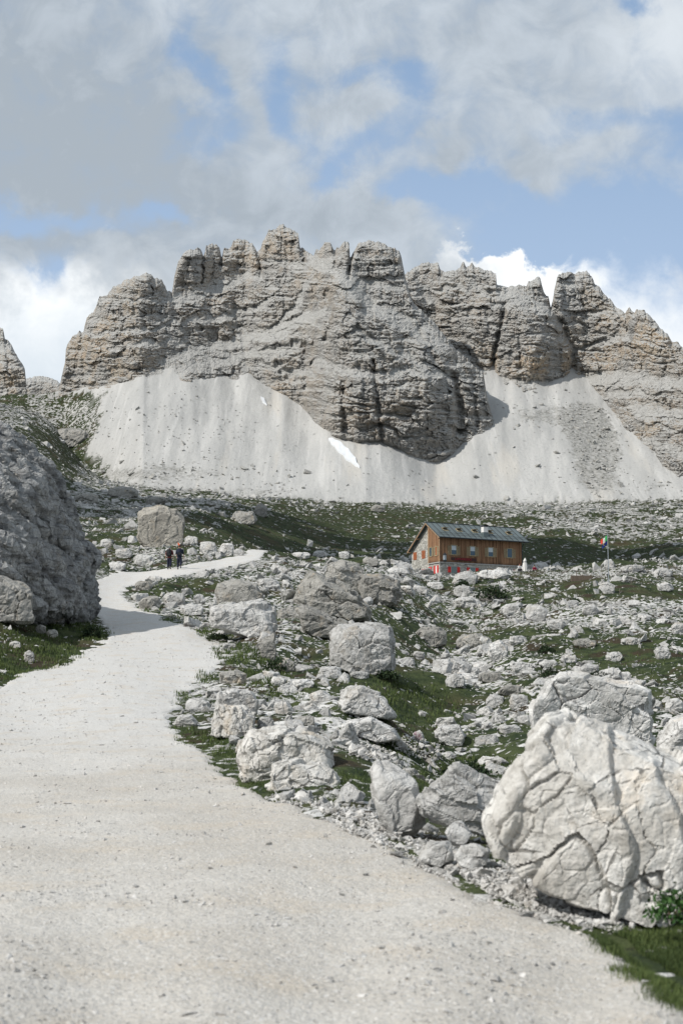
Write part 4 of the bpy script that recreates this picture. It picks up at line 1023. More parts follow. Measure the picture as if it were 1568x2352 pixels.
for i, (cx, cy, w, h, lab) in enumerate(mid_rocks):
    rs = np.random.default_rng(100 + i)
    n = rs.integers(8, 12); ol = []
    for k in range(n):
        a = 2 * math.pi * (k + rs.uniform(-.25, .25)) / n
        r = (abs(math.cos(a)) ** 3 + abs(math.sin(a)) ** 3) ** (-1 / 3.)
        ol.append((cx + .5 * w * r * math.cos(a) * rs.uniform(.82, 1.), cy + .5 * h * r * math.sin(a) * rs.uniform(.8, 1.) + (.12 * h if math.sin(a) > 0 else 0)))
    grey = any(k in lab for k in ("grey", "dark", "bedrock"))
    hero("rock" if w < 60 else B, lab, ol, None, rs.uniform(.6, .95), 200 + i, MAT_ROCK_GREY if grey else MAT_ROCK, vox=24 if w < 45 else 34, cat="rock" if w < 60 else "boulder", bed=(rs.uniform(-.5, .5), .1, 1), bedn=6, basey=min(cy + .42 * h, 2300), amp=1.25)

# ---- scattered rocks: real shapes shared between many rocks
def rock_points(rs, n=15, ex=.40):
    p = rs.normal(size=(n, 3)); p /= np.linalg.norm(p, axis=1)[:, None]
    p = np.sign(p) * np.abs(p) ** ex; p /= np.abs(p).max(0)
    return p * np.array([1, rs.uniform(.6, .95), rs.uniform(.45, .8)]) * .5
LOW = []
for i in range(16):
    me = hull_mesh(rock_points(np.random.default_rng(900 + i), 10), "rock"); 
    bm = bmesh.new(); bm.from_mesh(me); bmesh.ops.triangulate(bm, faces=bm.faces[:]); bm.to_mesh(me); bm.free()
    co, _ = to_mesh_np(me); f = np.array([p.vertices[:] for p in me.polygons]); LOW.append((co, f)); bpy.data.meshes.remove(me)
HIGH = []
for i in range(14):
    me = hull_mesh(rock_points(np.random.default_rng(950 + i), 12), "rock")
    m2 = remesh(me, 1 / 17.); bpy.data.meshes.remove(me); m2.name = "rock"
    roughen(m2, 1., i * 4.4, (.2, .3, 1), 6, .95, 1.0, True); m2.materials.clear(); m2.materials.append(MAT_ROCK); HIGH.append(m2)

def field(n, seed, Lr, urange=.29):
    rs = np.random.default_rng(seed)
    u = rs.uniform(-urange, urange, n); L = rs.uniform(Lr[0], Lr[1], n); Y = np.exp(L)
    return rs, u * Y, Y
def sample(x, y, T): return bilin(UG, LG, T, x / y, np.log(y))
def clear_of_heroes(x, y, k=.75):
    ok = np.ones(len(x), bool)
    for hx, hy, a, b_ in HERO_FOOT:
        ok &= ((x - hx) / (a * k)) ** 2 + ((y - hy) / (b_ * k)) ** 2 > 1
    return ok
rs, fx, fy = field(118000, 41, (math.log(9), math.log(760)))
g_ = sample(fx, fy, gc); sd_ = sample(fx, fy, SD); sc_ = sample(fx, fy, SCREE_C)
dist_path = np.where(fy < 160, -sd_, 9)
smin = fy * 3.4 / F
siz = smin * (1 + rs.pareto(1.7, len(fx)))
clump = fbm(fx / 4., fy / 6., 77, 3, .6)
cap = np.interp(fy, [8, 20, 40, 100, 300, 500], [.12, .40, .8, 1.3, 2.2, 3.0]) * (1 + .5 * clump)
prob = np.clip(1.25 - 1.25 * g_, .07, 1) * sst(clump, -.75, .25) * np.where(fy > 215, .75, 1)
ok = (dist_path > .12) & (sc_ < .3) & (siz < cap) & (rs.uniform(size=len(fx)) < prob)
ok &= clear_of_heroes(fx, fy)
ok &= ~((fy < 30) & (siz > .25) & (dist_path < .3))
fx, fy, siz = fx[ok], fy[ok], siz[ok]
app = siz / fy
order = np.argsort(-app)
order_in = order[np.abs(fx[order] / fy[order]) < .245]
n_big = 190
pick = order_in[:n_big]
bigset = np.zeros(len(fx), bool); bigset[pick] = True
zones = []
def zone_label(x, y, s):
    px_, py_ = pix(x / y, float(gz(x, y)) / y); px_ = float(px_); py_ = float(py_)
    sz = "big" if s * F / y > 36 else "small"
    if y < 20: where, grp = "beside the near end of the path", "stones beside the near path"
    elif px_ < 260 and y < 75: where, grp = "on the left grass bank under the dark outcrop", "rocks on the left bank"
    elif y < 75 and px_ < 800: where, grp = "in the rubble right of the path bend", "rocks in the roadside rubble"
    elif y < 70: where, grp = "on the turf between the cube boulder and the layered block", "rocks on the near turf"
    elif px_ < 640 and y < 120: where, grp = "inside the bend of the path", "rocks inside the path bend"
    elif px_ < 660 : where, grp = "on the rubble slope behind the path, left side", "rocks on the left rubble slope"
    elif y < 125: where, grp = "on the boulder strewn meadow in the middle distance", "rocks strewn over the meadow"
    elif y < 215: where, grp = "on the stony rise around the hut and flagpole", "rocks on the stony rise"
    else: where, grp = "on the far meadow behind the hut", "rocks on the far meadow"
    return f"{sz} white limestone rock lying {where}", grp
rs = np.random.default_rng(8)
for k in pick:
    x, y, s = fx[k], fy[k], siz[k]
    o = bpy.data.objects.new("rock", HIGH[rs.integers(len(HIGH))]); COL.objects.link(o)
    o.location = (x, y, float(gz(x, y)) + .12 * s); o.rotation_euler = (rs.normal() * .35, rs.normal() * .35, rs.uniform(0, 6.28))
    o.scale = (s * rs.uniform(.9, 1.25), s * rs.uniform(.8, 1.1), s * rs.uniform(.7, 1.1))
    lab, grp = zone_label(x, y, s); tag(o, lab, "rock", grp)

def scatter_mesh(name, x, y, z, s, seed, mat, flat=.8, sink=.12, tilt=.5):
    rs = np.random.default_rng(seed); VV, FF = [], []; nv = 0
    var = rs.integers(len(LOW), size=len(x))
    for v_i in range(len(LOW)):
        m_ = var == v_i; n = m_.sum()
        if not n: continue
        co, f = LOW[v_i]
        a = rs.uniform(0, 6.28, n); b_ = rs.normal(size=n) * tilt; c_ = rs.normal(size=n) * tilt
        ca, sa, cb, sb, cc, sc2 = np.cos(a), np.sin(a), np.cos(b_), np.sin(b_), np.cos(c_), np.sin(c_)
        o = np.zeros(n); l = np.ones(n)
        Rz = np.stack([ca, -sa, o, sa, ca, o, o, o, l], -1).reshape(-1, 3, 3)
        Rx = np.stack([l, o, o, o, cb, -sb, o, sb, cb], -1).reshape(-1, 3, 3)
        Ry = np.stack([cc, o, sc2, o, l, o, -sc2, o, cc], -1).reshape(-1, 3, 3)
        M = Rx @ Ry @ Rz
        S = s[m_][:, None] * np.stack([rs.uniform(.85, 1.3, n), rs.uniform(.8, 1.2, n), rs.uniform(.75, 1.15, n) * flat], -1)
        P3 = np.einsum('nij,nkj->nki', M, co[None] * S[:, None] if False else (co[None] * S[:, None, :]))
        P3 += np.stack([x[m_], y[m_], z[m_] + sink * s[m_]], -1)[:, None]
        VV.append(P3.reshape(-1, 3)); FF.append((f[None] + (np.arange(n) * len(co))[:, None, None] + nv).reshape(-1, 3)); nv += n * len(co)
    me = np_mesh(name, np.concatenate(VV), None, np.concatenate(FF), mat, smooth=False)
    return link(bpy.data.objects.new(name, me))
MAT_RUBBLE = make_rock_mat("limestone_rubble", scale=1.0, stain=.5, light=(.57, .565, .55), mid=(.39, .385, .37), ochre=.2, bumpd=.06)
r_ = ~bigset
print("rubble", r_.sum())
o = scatter_mesh("rubble", fx[r_], fy[r_], gz(fx[r_], fy[r_]), siz[r_], 3, MAT_RUBBLE, .72, .06, .6)
tag(o, "loose white limestone rubble strewn over the meadow and slopes", "rubble", kind='stuff')
# scree blocks
rs, sx, sy = field(26000, 51, (math.log(560), math.log(835)), .3)
db_ = sample(sx, sy, debris); s2 = sample(sx, sy, SCREE_C)
ss_ = (.55 + rs.pareto(2.6, len(sx)) * .55) * (1 + .5 * np.clip(db_, 0, 1.2))
ok = (s2 > .5) & (ss_ < 4.5) & (rs.uniform(size=len(sx)) < np.clip(.02 + .55 * db_ + .10 * sst(fbm(sx / 50, sy / 50, 3), .2, .6) , 0, 1))
MAT_SCREEROCK = make_rock_mat("scree_block_limestone", scale=.4, stain=.6, light=(.45, .445, .42), mid=(.30, .295, .28), bumpd=.3)
o = scatter_mesh("scree_blocks", sx[ok], sy[ok], gz(sx[ok], sy[ok]), ss_[ok], 4, MAT_SCREEROCK, .8)
tag(o, "grey fallen blocks scattered over the pale scree slope", "scree blocks", kind='stuff')
# gravel and pebbles on and beside the path
rs = np.random.default_rng(61)
n = 42000
L_ = rs.uniform(math.log(5.2), math.log(60), n); py_ = np.exp(L_); px_ = rs.uniform(-.27, .27, n) * py_
sdp = sample(px_, py_, SD)
gs = np.maximum(.012, py_ * 2.4 / F) * (1 + rs.pareto(2.8, n))
cl_ = fbm(px_ * .8, py_ * .8, 5, 3, .6)
ok = (sdp > -.05) & (gs < .07 + py_ * .001) & (rs.uniform(size=n) < .16 + .9 * sst(cl_, -.1, .5) + .3 * (sdp < .4))
gx, gy, gs = px_[ok], py_[ok], gs[ok]
MAT_GRAVEL = make_rock_mat("path_pebbles", scale=8, stain=.3, light=(.66, .65, .63), mid=(.47, .455, .43), dark=(.16, .155, .15), bumpd=.01, ochre=.3)
o = scatter_mesh("gravel", gx, gy, pz(gx, gy), gs, 6, MAT_GRAVEL, .7, .05)
tag(o, "small pale pebbles scattered on the gravel path", "gravel", kind='stuff')
# bank of coarse white gravel at the foot of the big boulder
gp = []
for (cx, cy, rx, ry, nn) in [(1130, 2020, 130, 36, 1700), (1040, 2000, 90, 30, 900), (1240, 2075, 130, 34, 1500), (1330, 2110, 120, 30, 1000), (900, 1945, 120, 26, 900), (820, 1890, 90, 26, 700), (700, 1850, 90, 16, 300), (960, 1720, 60, 24, 300), (850, 1730, 60, 18, 500)]:
    a = rs.uniform(0, 6.28, nn); r = np.sqrt(rs.uniform(size=nn)); gp.append(np.stack([cx + rx * r * np.cos(a), cy + ry * r * np.sin(a) + (.18 * (rx * r * np.cos(a)))], -1))
gp = np.concatenate(gp)
u, s = us(gp[:, 0], gp[:, 1]); H = hit(gp[:, 0], gp[:, 1], first=6)
gsz = (.022 + .022 * rs.pareto(3.0, len(H))).clip(0, .14) * np.clip(H[:, 1] / 13, .9, 1.6)
o = scatter_mesh("gravel", H[:, 0], H[:, 1], pz(H[:, 0], H[:, 1]) + rs.uniform(0, .03, len(H)), gsz, 9, MAT_GRAVEL, .8, .1)
tag(o, "bank of coarse white gravel at the foot of the big pale boulder", "gravel", kind='stuff')

for (a, b_, w, lab) in [(913, 1984, 40, "pale stone lying alone on the path before the flat cream rock"), (1210, 2128, 44, "loose grey stone on the path just below the gravel bank"), (618, 1828, 22, "white pebble at the path edge below the lower cream boulder"), (1268, 2262, 20, "small white pebble on the path at the lower right, near the turf"),
                        (840, 2050, 20, "dark pebble on the bare path left of the gravel bank"), (1005, 2285, 20, "grey pebble low on the path near the bottom centre"), (785, 2095, 16, "tiny pale pebble in the middle of the path"), (1490, 2190, 26, "white stone lying in the sparse turf at the lower right"), (1420, 2225, 18, "white stone on the path edge left of the sparse turf"), (225, 1915, 14, "small dark stone on the left part of the path")]:
    H = hit([a], [b_], first=5)[0]; s_ = w * H[1] / F
    o = bpy.data.objects.new("stone", HIGH[(a + b_) % len(HIGH)]); COL.objects.link(o)
    o.location = (H[0], H[1], float(pz(H[0], H[1])) + .1 * s_); o.scale = (s_, s_ * .8, s_ * .6); o.rotation_euler = (0, 0, a)
    tag(o, lab, "stone")
# ------------------------------------------------------------------ grass and plants
def leaf_mat(name, c1, c2, rough=.7):
    mt, t, b = material(name)
    geo = t.new('ShaderNodeNewGeometry')
    colr = t.mix(geo.outputs['Random Per Island'], c1, c2)
    n = t.noise(geo.outputs['Position'], 1.2, 4, .6)
    colr = t.mix(t.ramp(n, .45, .62, 0, .6), colr, tuple(v * .55 for v in c1))
    t.l.new(colr, b.inputs['Base Color']); b.inputs['Roughness'].default_value = rough
    b.inputs['Transmission Weight'].default_value = 0
    return mt
MAT_GRASS = leaf_mat("alpine_grass", (.042, .072, .020), (.12, .152, .048))
MAT_LEAF = leaf_mat("broad_leaf", (.025, .065, .016), (.055, .12, .03), .6)
MAT_PINE = leaf_mat("dwarf_pine_needles", (.016, .032, .014), (.035, .055, .02))
MAT_HEATH = leaf_mat("heath_leaf", (.030, .024, .016), (.060, .035, .024))
def blades(name, x, y, z, h, seed, mat, wid=.12, lean=.55):
    rs = np.random.default_rng(seed); n = len(x)
    a = rs.uniform(0, 6.28, n); ln = rs.uniform(.1, lean, n) * h; w = h * wid * rs.uniform(.6, 1.3, n); b_ = a + 1.57
    base = np.stack([x, y, z - .01], -1)
    d = np.stack([np.cos(a) * ln, np.sin(a) * ln, h], -1); s_ = np.stack([np.cos(b_) * w, np.sin(b_) * w, 0 * w], -1)
    p0, p1 = base - s_ * .5, base + s_ * .5
    m0 = base + d * np.array([.35, .35, .6]); p2, p3 = m0 + s_ * .42, m0 - s_ * .42; p4 = base + d
    Vb = np.stack([p0, p1, p2, p3, p4], 1).reshape(-1, 3); i = np.arange(n)[:, None] * 5
    q = i + np.array([[0, 1, 2, 3]]); t = i + np.array([[3, 2, 4]])
    me = np_mesh(name, Vb, q, t, mat, smooth=False)
    return link(bpy.data.objects.new(name, me))
rs = np.random.default_rng(71)
bx, by = [], []
for (cx, cy, rx, ry, nn) in [(1490, 2190, 110, 36, 3400), (1530, 2240, 60, 40, 1700), (1545, 2310, 50, 46, 1200), (1420, 2150, 60, 16, 700), (1470, 2270, 50, 22, 500), (1400, 2180, 30, 10, 250), (1560, 2130, 60, 50, 2500), (1140, 1985, 22, 26, 420), (1330, 2080, 60, 26, 800), (935, 1965, 22, 12, 200), (1030, 1985, 22, 10, 160),
                             (520, 1745, 34, 34, 2200), (470, 1700, 60, 22, 2000), (420, 1672, 26, 12, 500), (610, 1812, 60, 16, 1500), (735, 1838, 36, 10, 500), (815, 1795, 45, 22, 1200), (580, 1780, 40, 30, 900),
                             (480, 1560, 24, 10, 400), (420, 1605, 14, 16, 300), (560, 1505, 70, 26, 2600), (500, 1455, 50, 14, 1500), (600, 1560, 60, 20, 1200), (420, 1425, 50, 10, 800), (350, 1400, 30, 10, 500), (1000, 1800, 130, 40, 3200), (1100, 1760, 80, 24, 1400), (940, 1720, 60, 30, 900),
                             (60, 1500, 130, 50, 4200), (150, 1420, 70, 34, 2400), (215, 1455, 34, 18, 1200), (-20, 1550, 80, 20, 1400), (960, 1630, 90, 60, 1800), (640, 1600, 60, 20, 600), (900, 1590, 70, 20, 700)]:
    if cy > 2080: nn = int(nn * 2.6)
    ntuft = max(6, nn // 14)
    a = rs.uniform(0, 6.28, ntuft); r = np.sqrt(rs.uniform(size=ntuft))
    tx, ty = cx + rx * r * np.cos(a), cy + ry * r * np.sin(a)
    H = hit(tx, ty, first=5)
    k = nn // ntuft
    jx = rs.normal(size=(ntuft, k)) * .035 * (1 + H[:, 1:2] / 30); jy = rs.normal(size=(ntuft, k)) * .05 * (1 + H[:, 1:2] / 30)
    bx.append((H[:, 0:1] + jx).ravel()); by.append((H[:, 1:2] + jy).ravel())
bx, by = np.concatenate(bx), np.concatenate(by)
# turf everywhere that is green, out to sixty metres
rs2, tx, ty = field(60000, 72, (math.log(6), math.log(75)))
okk = (sample(tx, ty, gc) > .62) & (sample(tx, ty, SD) < -.3)
bx, by = np.r_[bx, tx[okk]], np.r_[by, ty[okk]]
okk = clear_of_heroes(bx, by, .6); bx, by = bx[okk], by[okk]
bh = np.clip(by * .0021, .04, .11) * rs.uniform(.6, 1.5, len(bx))
o = blades("grass", bx, by, pz(bx, by), bh, 5, MAT_GRASS, np.interp(by, [8, 20, 40], [.07, .12, .17]))
tag(o, "short green alpine grass along the path and between the rocks", "grass", kind='stuff')
print("blades", len(bx))

def leaf_cluster(name, w, h, n, leaf, mat, seed, stem=True):
    rs = np.random.default_rng(seed)
    p = rs.normal(size=(n, 3)); p /= np.linalg.norm(p, axis=1)[:, None]; p *= rs.uniform(.55, 1, n)[:, None]
    p[:, 2] = np.abs(p[:, 2]); p += .18 * rs.normal(size=(n, 3)) * .5
    c_ = p * np.array([w / 2, w / 2, h]); c_[:, 2] = np.abs(c_[:, 2]) * .9 + .02
    d1 = rs.normal(size=(n, 3)); d1[:, 2] += .6; d1 /= np.linalg.norm(d1, axis=1)[:, None]
    d2 = np.cross(d1, rs.normal(size=(n, 3))); d2 /= np.linalg.norm(d2, axis=1)[:, None]
    L_ = leaf * rs.uniform(.6, 1.3, n)[:, None]
    P4 = np.stack([c_ - d1 * L_ * .5, c_ + d2 * L_ * .3, c_ + d1 * L_ * .6, c_ - d2 * L_ * .3], 1).reshape(-1, 3)
    i = np.arange(n)[:, None] * 4
    return np_mesh(name, P4, i + np.array([[0, 1, 2, 3]]), None, mat, smooth=False)
def shrub(name, label, cat, px_, py_, w, h, n, leaf, mat, seed, group=None, Y=None):
    H = hit([px_], [py_], first=6)[0] if Y is None else np.array([us(px_, py_)[0] * Y, Y, us(px_, py_)[1] * Y])
    k = H[1] / F
    root = bpy.data.objects.new(name, None); link(root); root.location = H; tag(root, label, cat, group)
    link(bpy.data.objects.new("foliage", leaf_cluster("foliage", w * k, h * k, n, leaf * k, mat, seed)), root)
    bm = bmesh.new()
    rs = np.random.default_rng(seed)
    for i in range(7):
        a = rs.uniform(0, 6.28); d = Vector((math.cos(a) * w * k * .25, math.sin(a) * w * k * .25, h * k * .6))
        m_ = Matrix.Translation(d / 2) @ d.to_track_quat('Z', 'Y').to_matrix().to_4x4()
        bmesh.ops.create_cone(bm, segments=6, radius1=.02 * w * k, radius2=.008 * w * k, depth=d.length, matrix=m_, cap_ends=True)
    me = bpy.data.meshes.new("stem"); bm.to_mesh(me); bm.free(); me.materials.append(MAT_TWIG)
    link(bpy.data.objects.new("stem", me), root)
    return root
MAT_TWIG = plain("twig_bark", (.10, .075, .05), .9)
MAT_PINK = leaf_mat("pink_petals", (.30, .10, .18), (.42, .20, .28))
shrub("leafy_plant", "bright green broad leaved plant at the lower right corner under the big boulder", "plant", 1545, 2120, 130, 74, 520, 12, MAT_LEAF, 1, Y=9.3)
shrub("dwarf_pine", "dark low dwarf pine on the slope below the hut", "shrub", 1130, 1376, 84, 34, 900, 6, MAT_PINE, 2)
for i, (a, b_, w, h, lab) in enumerate([(1255, 1500, 44, 20, "dark green dwarf shrub on the turf near the tilted white slab"), (1262, 1556, 40, 24, "dark shrub touching the left end of the layered block"), (1375, 1562, 60, 22, "dark shrub showing above the layered block"),
                          (1062, 1350, 34, 18, "small dark shrub in front of the hut's rock pile"), (1320, 1385, 30, 12, "small dark shrub below the flagpole meadow"), (880, 1560, 70, 22, "dark low shrub at the cube boulder's foot"), (640, 1540, 70, 30, "green shrub in the shaded hollow beside the path"),
                          (1070, 1790, 120, 40, "low flowering shrub mat between the bank and pointed boulder"), (212, 1465, 50, 30, "green shrub mat at the left path edge below the outcrop"), (150, 1425, 70, 34, "green shrub growing up the outcrop's foot"), (500, 1470, 50, 16, "low green shrub at the path's inner corner")]):
    shrub("shrub", lab, "shrub", a, b_, w, h, 700, max(4, w * .09), MAT_PINE, 20 + i)
for i, (a, b_, w, h, lab) in enumerate([(957, 1700, 26, 18, "pink flower clump among white rocks above the flowery bank"), (60, 1452, 44, 14, "dull red flower mat under the squat grey boulder"), (755, 1818, 26, 12, "reddish sorrel clump before the lower cream boulder"), (1330, 1490, 40, 10, "dark red heath patch on the right turf")]):
    shrub("flower_clump", lab, "flowers", a, b_, w, h, 150, 2.6, MAT_PINK if i < 1 else MAT_HEATH, 60 + i)
# ------------------------------------------------------------------ mountain hut
def mb():
    return bmesh.new()
def box(bm, x0, x1, y0, y1, z0, z1):
    bmesh.ops.create_cube(bm, size=1, matrix=Matrix.Translation(((x0 + x1) / 2, (y0 + y1) / 2, (z0 + z1) / 2)) @ Matrix.Diagonal((x1 - x0, y1 - y0, z1 - z0, 1)))
def bar(bm, a, b_, r, seg=8, r2=None):
    a, b_ = Vector(a), Vector(b_); d = b_ - a
    bmesh.ops.create_cone(bm, segments=seg, radius1=r, radius2=r if r2 is None else r2, depth=d.length, cap_ends=True, matrix=Matrix.Translation((a + b_) / 2) @ d.to_track_quat('Z', 'Y').to_matrix().to_4x4())
def prism(bm, pts, off):
    """extrude a polygon by a vector"""
    vs_ = [bm.verts.new(p) for p in pts]; f = bm.faces.new(vs_)
    r = bmesh.ops.extrude_face_region(bm, geom=[f])
    for v in r['geom']:
        if isinstance(v, bmesh.types.BMVert): v.co += Vector(off)
    bmesh.ops.recalc_face_normals(bm, faces=bm.faces[:])
def part(name, bm, mat, parent, label=None, bevel=0, smooth=False):
    if bevel: bmesh.ops.bevel(bm, geom=bm.edges[:], offset=bevel, segments=1, affect='EDGES')
    me = bpy.data.meshes.new(name); bm.to_mesh(me); bm.free(); me.materials.append(mat)
    if smooth: me.polygons.foreach_set('use_smooth', [True] * len(me.polygons))
    o = link(bpy.data.objects.new(name, me), parent)
    if label: o['label'] = label
    return o
def planks_mat():
    mt, t, b = material("weathered_larch_boards")
    tc = t.new('ShaderNodeTexCoord').outputs['Object']; sp = t.new('ShaderNodeSeparateXYZ'); t.l.new(tc, sp.inputs[0])
    along = t.m('ADD', sp.outputs[0], sp.outputs[1])
    idx = t.m('FLOOR', t.m('MULTIPLY', along, 7.5)); fr = t.m('FRACT', t.m('MULTIPLY', along, 7.5))
    wn_ = t.new('ShaderNodeTexWhiteNoise', noise_dimensions='1D'); t.l.new(idx, wn_.inputs['W'])
    c_ = t.mix(wn_.outputs['Value'], (.095, .050, .028), (.33, .185, .105))
    c_ = t.mix(t.ramp(t.noise(t.mapping(tc, (7, 7, .5)), 1., 5, .6), .4, .7, 0, .6), c_, (.38, .235, .14))
    zz = t.ramp(t.m('ADD', sp.outputs[2], t.m('MULTIPLY', t.noise(t.mapping(tc, (6, 6, .8)), 1., 4, .6), 1.1)), 2.05, 2.7, .8, 0)
    c_ = t.mix(zz, c_, (.045, .03, .022))
    c_ = t.mix(t.ramp(fr, .10, .0), c_, (.025, .016, .01))
    t.l.new(c_, b.inputs['Base Color'])
    t.l.new(t.bump(t.ramp(fr, 0, .14), .8, .03), b.inputs['Normal']); b.inputs['Roughness'].default_value = .8
    return mt
def rubble_wall_mat():
    mt, t, b = material("rubble_stone_wall")
    tc = t.new('ShaderNodeTexCoord').outputs['Object']
    mp = t.mapping(tc, (1, 1, 1.5)); wv = t.noise(tc, 3, 3, .5)
    v = t.voro(mp, 4.2, 'DISTANCE_TO_EDGE'); vc = t.voro(mp, 4.2, 'F1', 'Color'); s3 = t.new('ShaderNodeSeparateXYZ'); t.l.new(vc, s3.inputs[0])
    c_ = t.mix(s3.outputs[0], (.30, .295, .27), (.66, .65, .60)); c_ = t.mix(t.ramp(wv, .5, .7, 0, .4), c_, (.45, .41, .33))
    c_ = t.mix(t.ramp(v, .05, .02, 0, .85), c_, (.13, .125, .115))
    t.l.new(c_, b.inputs['Base Color']); t.l.new(t.bump(t.ramp(v, .0, .12), .8, .05), b.inputs['Normal'])
    return mt
M_PL, M_ST = planks_mat(), rubble_wall_mat()
M_ROOF = plain("blue_grey_sheet_metal_roof", (.125, .155, .158), .5, .25, .08, .7, .5)
M_DARK = plain("dark_grey_metal", (.045, .05, .055), .5, .4)
M_BEAM = plain("tan_roof_timber", (.36, .24, .15), .8, 0, .25, 4)
M_OLIVE = plain("weathered_shutter_wood", (.27, .22, .14), .8, 0, .35, 9)
M_OLIVE2 = plain("weathered_frame_wood", (.36, .30, .19), .8, 0, .3, 9)
M_ORANGE = plain("orange_brown_shutter_wood", (.32, .11, .05), .7, 0, .25, 6)
M_RED = plain("red_shutter_paint", (.58, .035, .03), .55, 0, .12, 5)
M_CONC = plain("pale_sill_stone", (.40, .40, .39), .9)
M_CURT = plain("pale_window_curtain", (.50, .56, .60), .7, 0, .06)
M_WHITE = plain("white_plaster", (.72, .71, .69), .85, 0, .08)
def glass_mat(name, colr):
    mt, t, b = material(name); b.inputs['Base Color'].default_value = (*colr, 1); b.inputs['Roughness'].default_value = .08; b.inputs['Specular IOR Level'].default_value = .6
    return mt
M_GLASS = glass_mat("dark_blue_window_glass", (.03, .075, .12)); M_GLASS2 = glass_mat("grey_green_window_glass", (.13, .19, .19))

Yh = 181.0; uh, sh_ = us(1009.6, 1292)
hut = bpy.data.objects.new("mountain_hut", None); link(hut)
hut.location = (float(uh) * Yh, Yh, float(sh_) * Yh - 1.6); hut.rotation_euler = (0, 0, R(28))
tag(hut, "two storey mountain hut of stone and brown boards with a blue grey metal roof", "mountain hut")
Lh, Wh, Zb, Ze, YR, ZR = 12.6, 6.97, 1.6, 4.72, 2.62, 6.86
def zroof(y):      # underside line of the roof over the gable
    return ZR - (YR - y) * .648 if y < YR else ZR - (y - YR) * .725
bm = mb(); box(bm, 0, Lh, 0, Wh, -2.5, Zb); part("foundation_wall", bm, M_ST, hut)
bm = mb(); prism(bm, [(0, YR + .1, Zb), (0, Wh, Zb), (0, Wh, zroof(Wh)), (0, YR + .1, zroof(YR + .1))], (Lh, 0, 0)); part("stone_wall", bm, M_ST, hut)
bm = mb(); prism(bm, [(-.06, -.06, Zb + .06), (-.06, YR + .1, Zb + .06), (-.06, YR + .1, zroof(YR + .1)), (-.06, YR, ZR), (-.06, -.06, zroof(-.06))], (Lh + .12, 0, 0)); part("board_wall", bm, M_PL, hut)
bm = mb(); box(bm, -.12, Lh + .12, -.12, -.063, Zb - .02, Zb + .10); box(bm, -.12, -.063, -.063, YR + .14, Zb - .02, Zb + .10); part("base_ledge", bm, M_CONC, hut)
bm = mb(); box(bm, -.085, -.062, -.09, .10, Zb + .1, 4.6); box(bm, -.085, -.062, YR - .05, YR + .16, Zb + .1, 6.6); part("corner_board", bm, M_BEAM, hut)
# roof
X0r, X1r = -.55, Lh + .75
def slab(y0, z0, y1, z1, t_): return [(X0r, y0, z0), (X0r, y1, z1), (X0r, y1, z1 + t_), (X0r, y0, z0 + t_)]
yf, yb_ = -.72, 7.35
zf, zbk = ZR - (YR - yf) * .648, ZR - (yb_ - YR) * .725
roof = mb(); prism(roof, slab(yf, zf + .10, YR, ZR + .10, .10), (X1r - X0r, 0, 0)); prism(roof, slab(YR + .004, ZR + .10, yb_, zbk + .10, .10), (X1r - X0r, 0, 0))
roof_o = part("roof", roof, M_ROOF, hut)
bm = mb()
n_ = 17
for i in range(n_ + 1):
    x = X0r + (X1r - X0r) * i / n_
    prism(bm, [(x - .02, yf, zf + .20), (x + .02, yf, zf + .20), (x + .02, yf, zf + .255), (x - .02, yf, zf + .255)], (0, YR - yf, ZR - zf))
part("roof_seams", bm, M_DARK, roof_o)
bm = mb(); box(bm, X0r, X1r, YR - .09, YR + .09, ZR + .19, ZR + .25); part("ridge_cap", bm, M_DARK, roof_o)
bm = mb(); bar(bm, (X0r, yf - .05, zf + .10), (X1r, yf - .05, zf + .10), .08); part("gutter", bm, M_DARK, roof_o)
bm = mb()
for k_ in (.35, .8): bar(bm, (X0r + .2, yf + k_, zf + k_ * .648 + .30), (X1r - .2, yf + k_, zf + k_ * .648 + .30), .018, 6)
part("snow_guard", bm, M_DARK, roof_o)
bm = mb(); mid = ((yf + YR) / 2, (zf + ZR) / 2)
prism(bm, [(X0r + .02, yf + .02, zf - .08), (X0r + .02, YR, ZR - .08), (X0r + .02, YR, ZR + .098), (X0r + .02, yf + .02, zf + .098)], (.06, 0, 0))
prism(bm, [(X0r + .02, YR + .004, ZR - .08), (X0r + .02, yb_ - .02, zbk - .08), (X0r + .02, yb_ - .02, zbk + .098), (X0r + .02, YR + .004, ZR + .098)], (.06, 0, 0))
part("barge_board", bm, M_BEAM, hut)
bm = mb()
for (y_, z_) in ((yb_ - .3, zbk + .08), (4.9, ZR - 2.28 * .725 - .12), (yf + .4, zf + .12)):
    box(bm, X0r + .1, -.07, y_ - .09, y_ + .09, z_ - .10, z_ + .06)
part("purlin_end", bm, M_BEAM, hut)
bm = mb()
for i in range(16):
    x = .3 + i * (Lh - .4) / 15; prism(bm, [(x - .05, -.64, zf - .03), (x + .05, -.64, zf - .03), (x + .05, -.64, zf + .09), (x - .05, -.64, zf + .09)], (0, .56, .36))
part("rafter_end", bm, M_BEAM, hut)
bm = mb(); bar(bm, (Lh + .05, yf, zf + .05), (Lh + .05, -.16, zf - .5), .05); bar(bm, (Lh + .05, -.16, zf - .5), (Lh + .05, -.16, -.4), .05); part("downpipe", bm, M_DARK, hut)
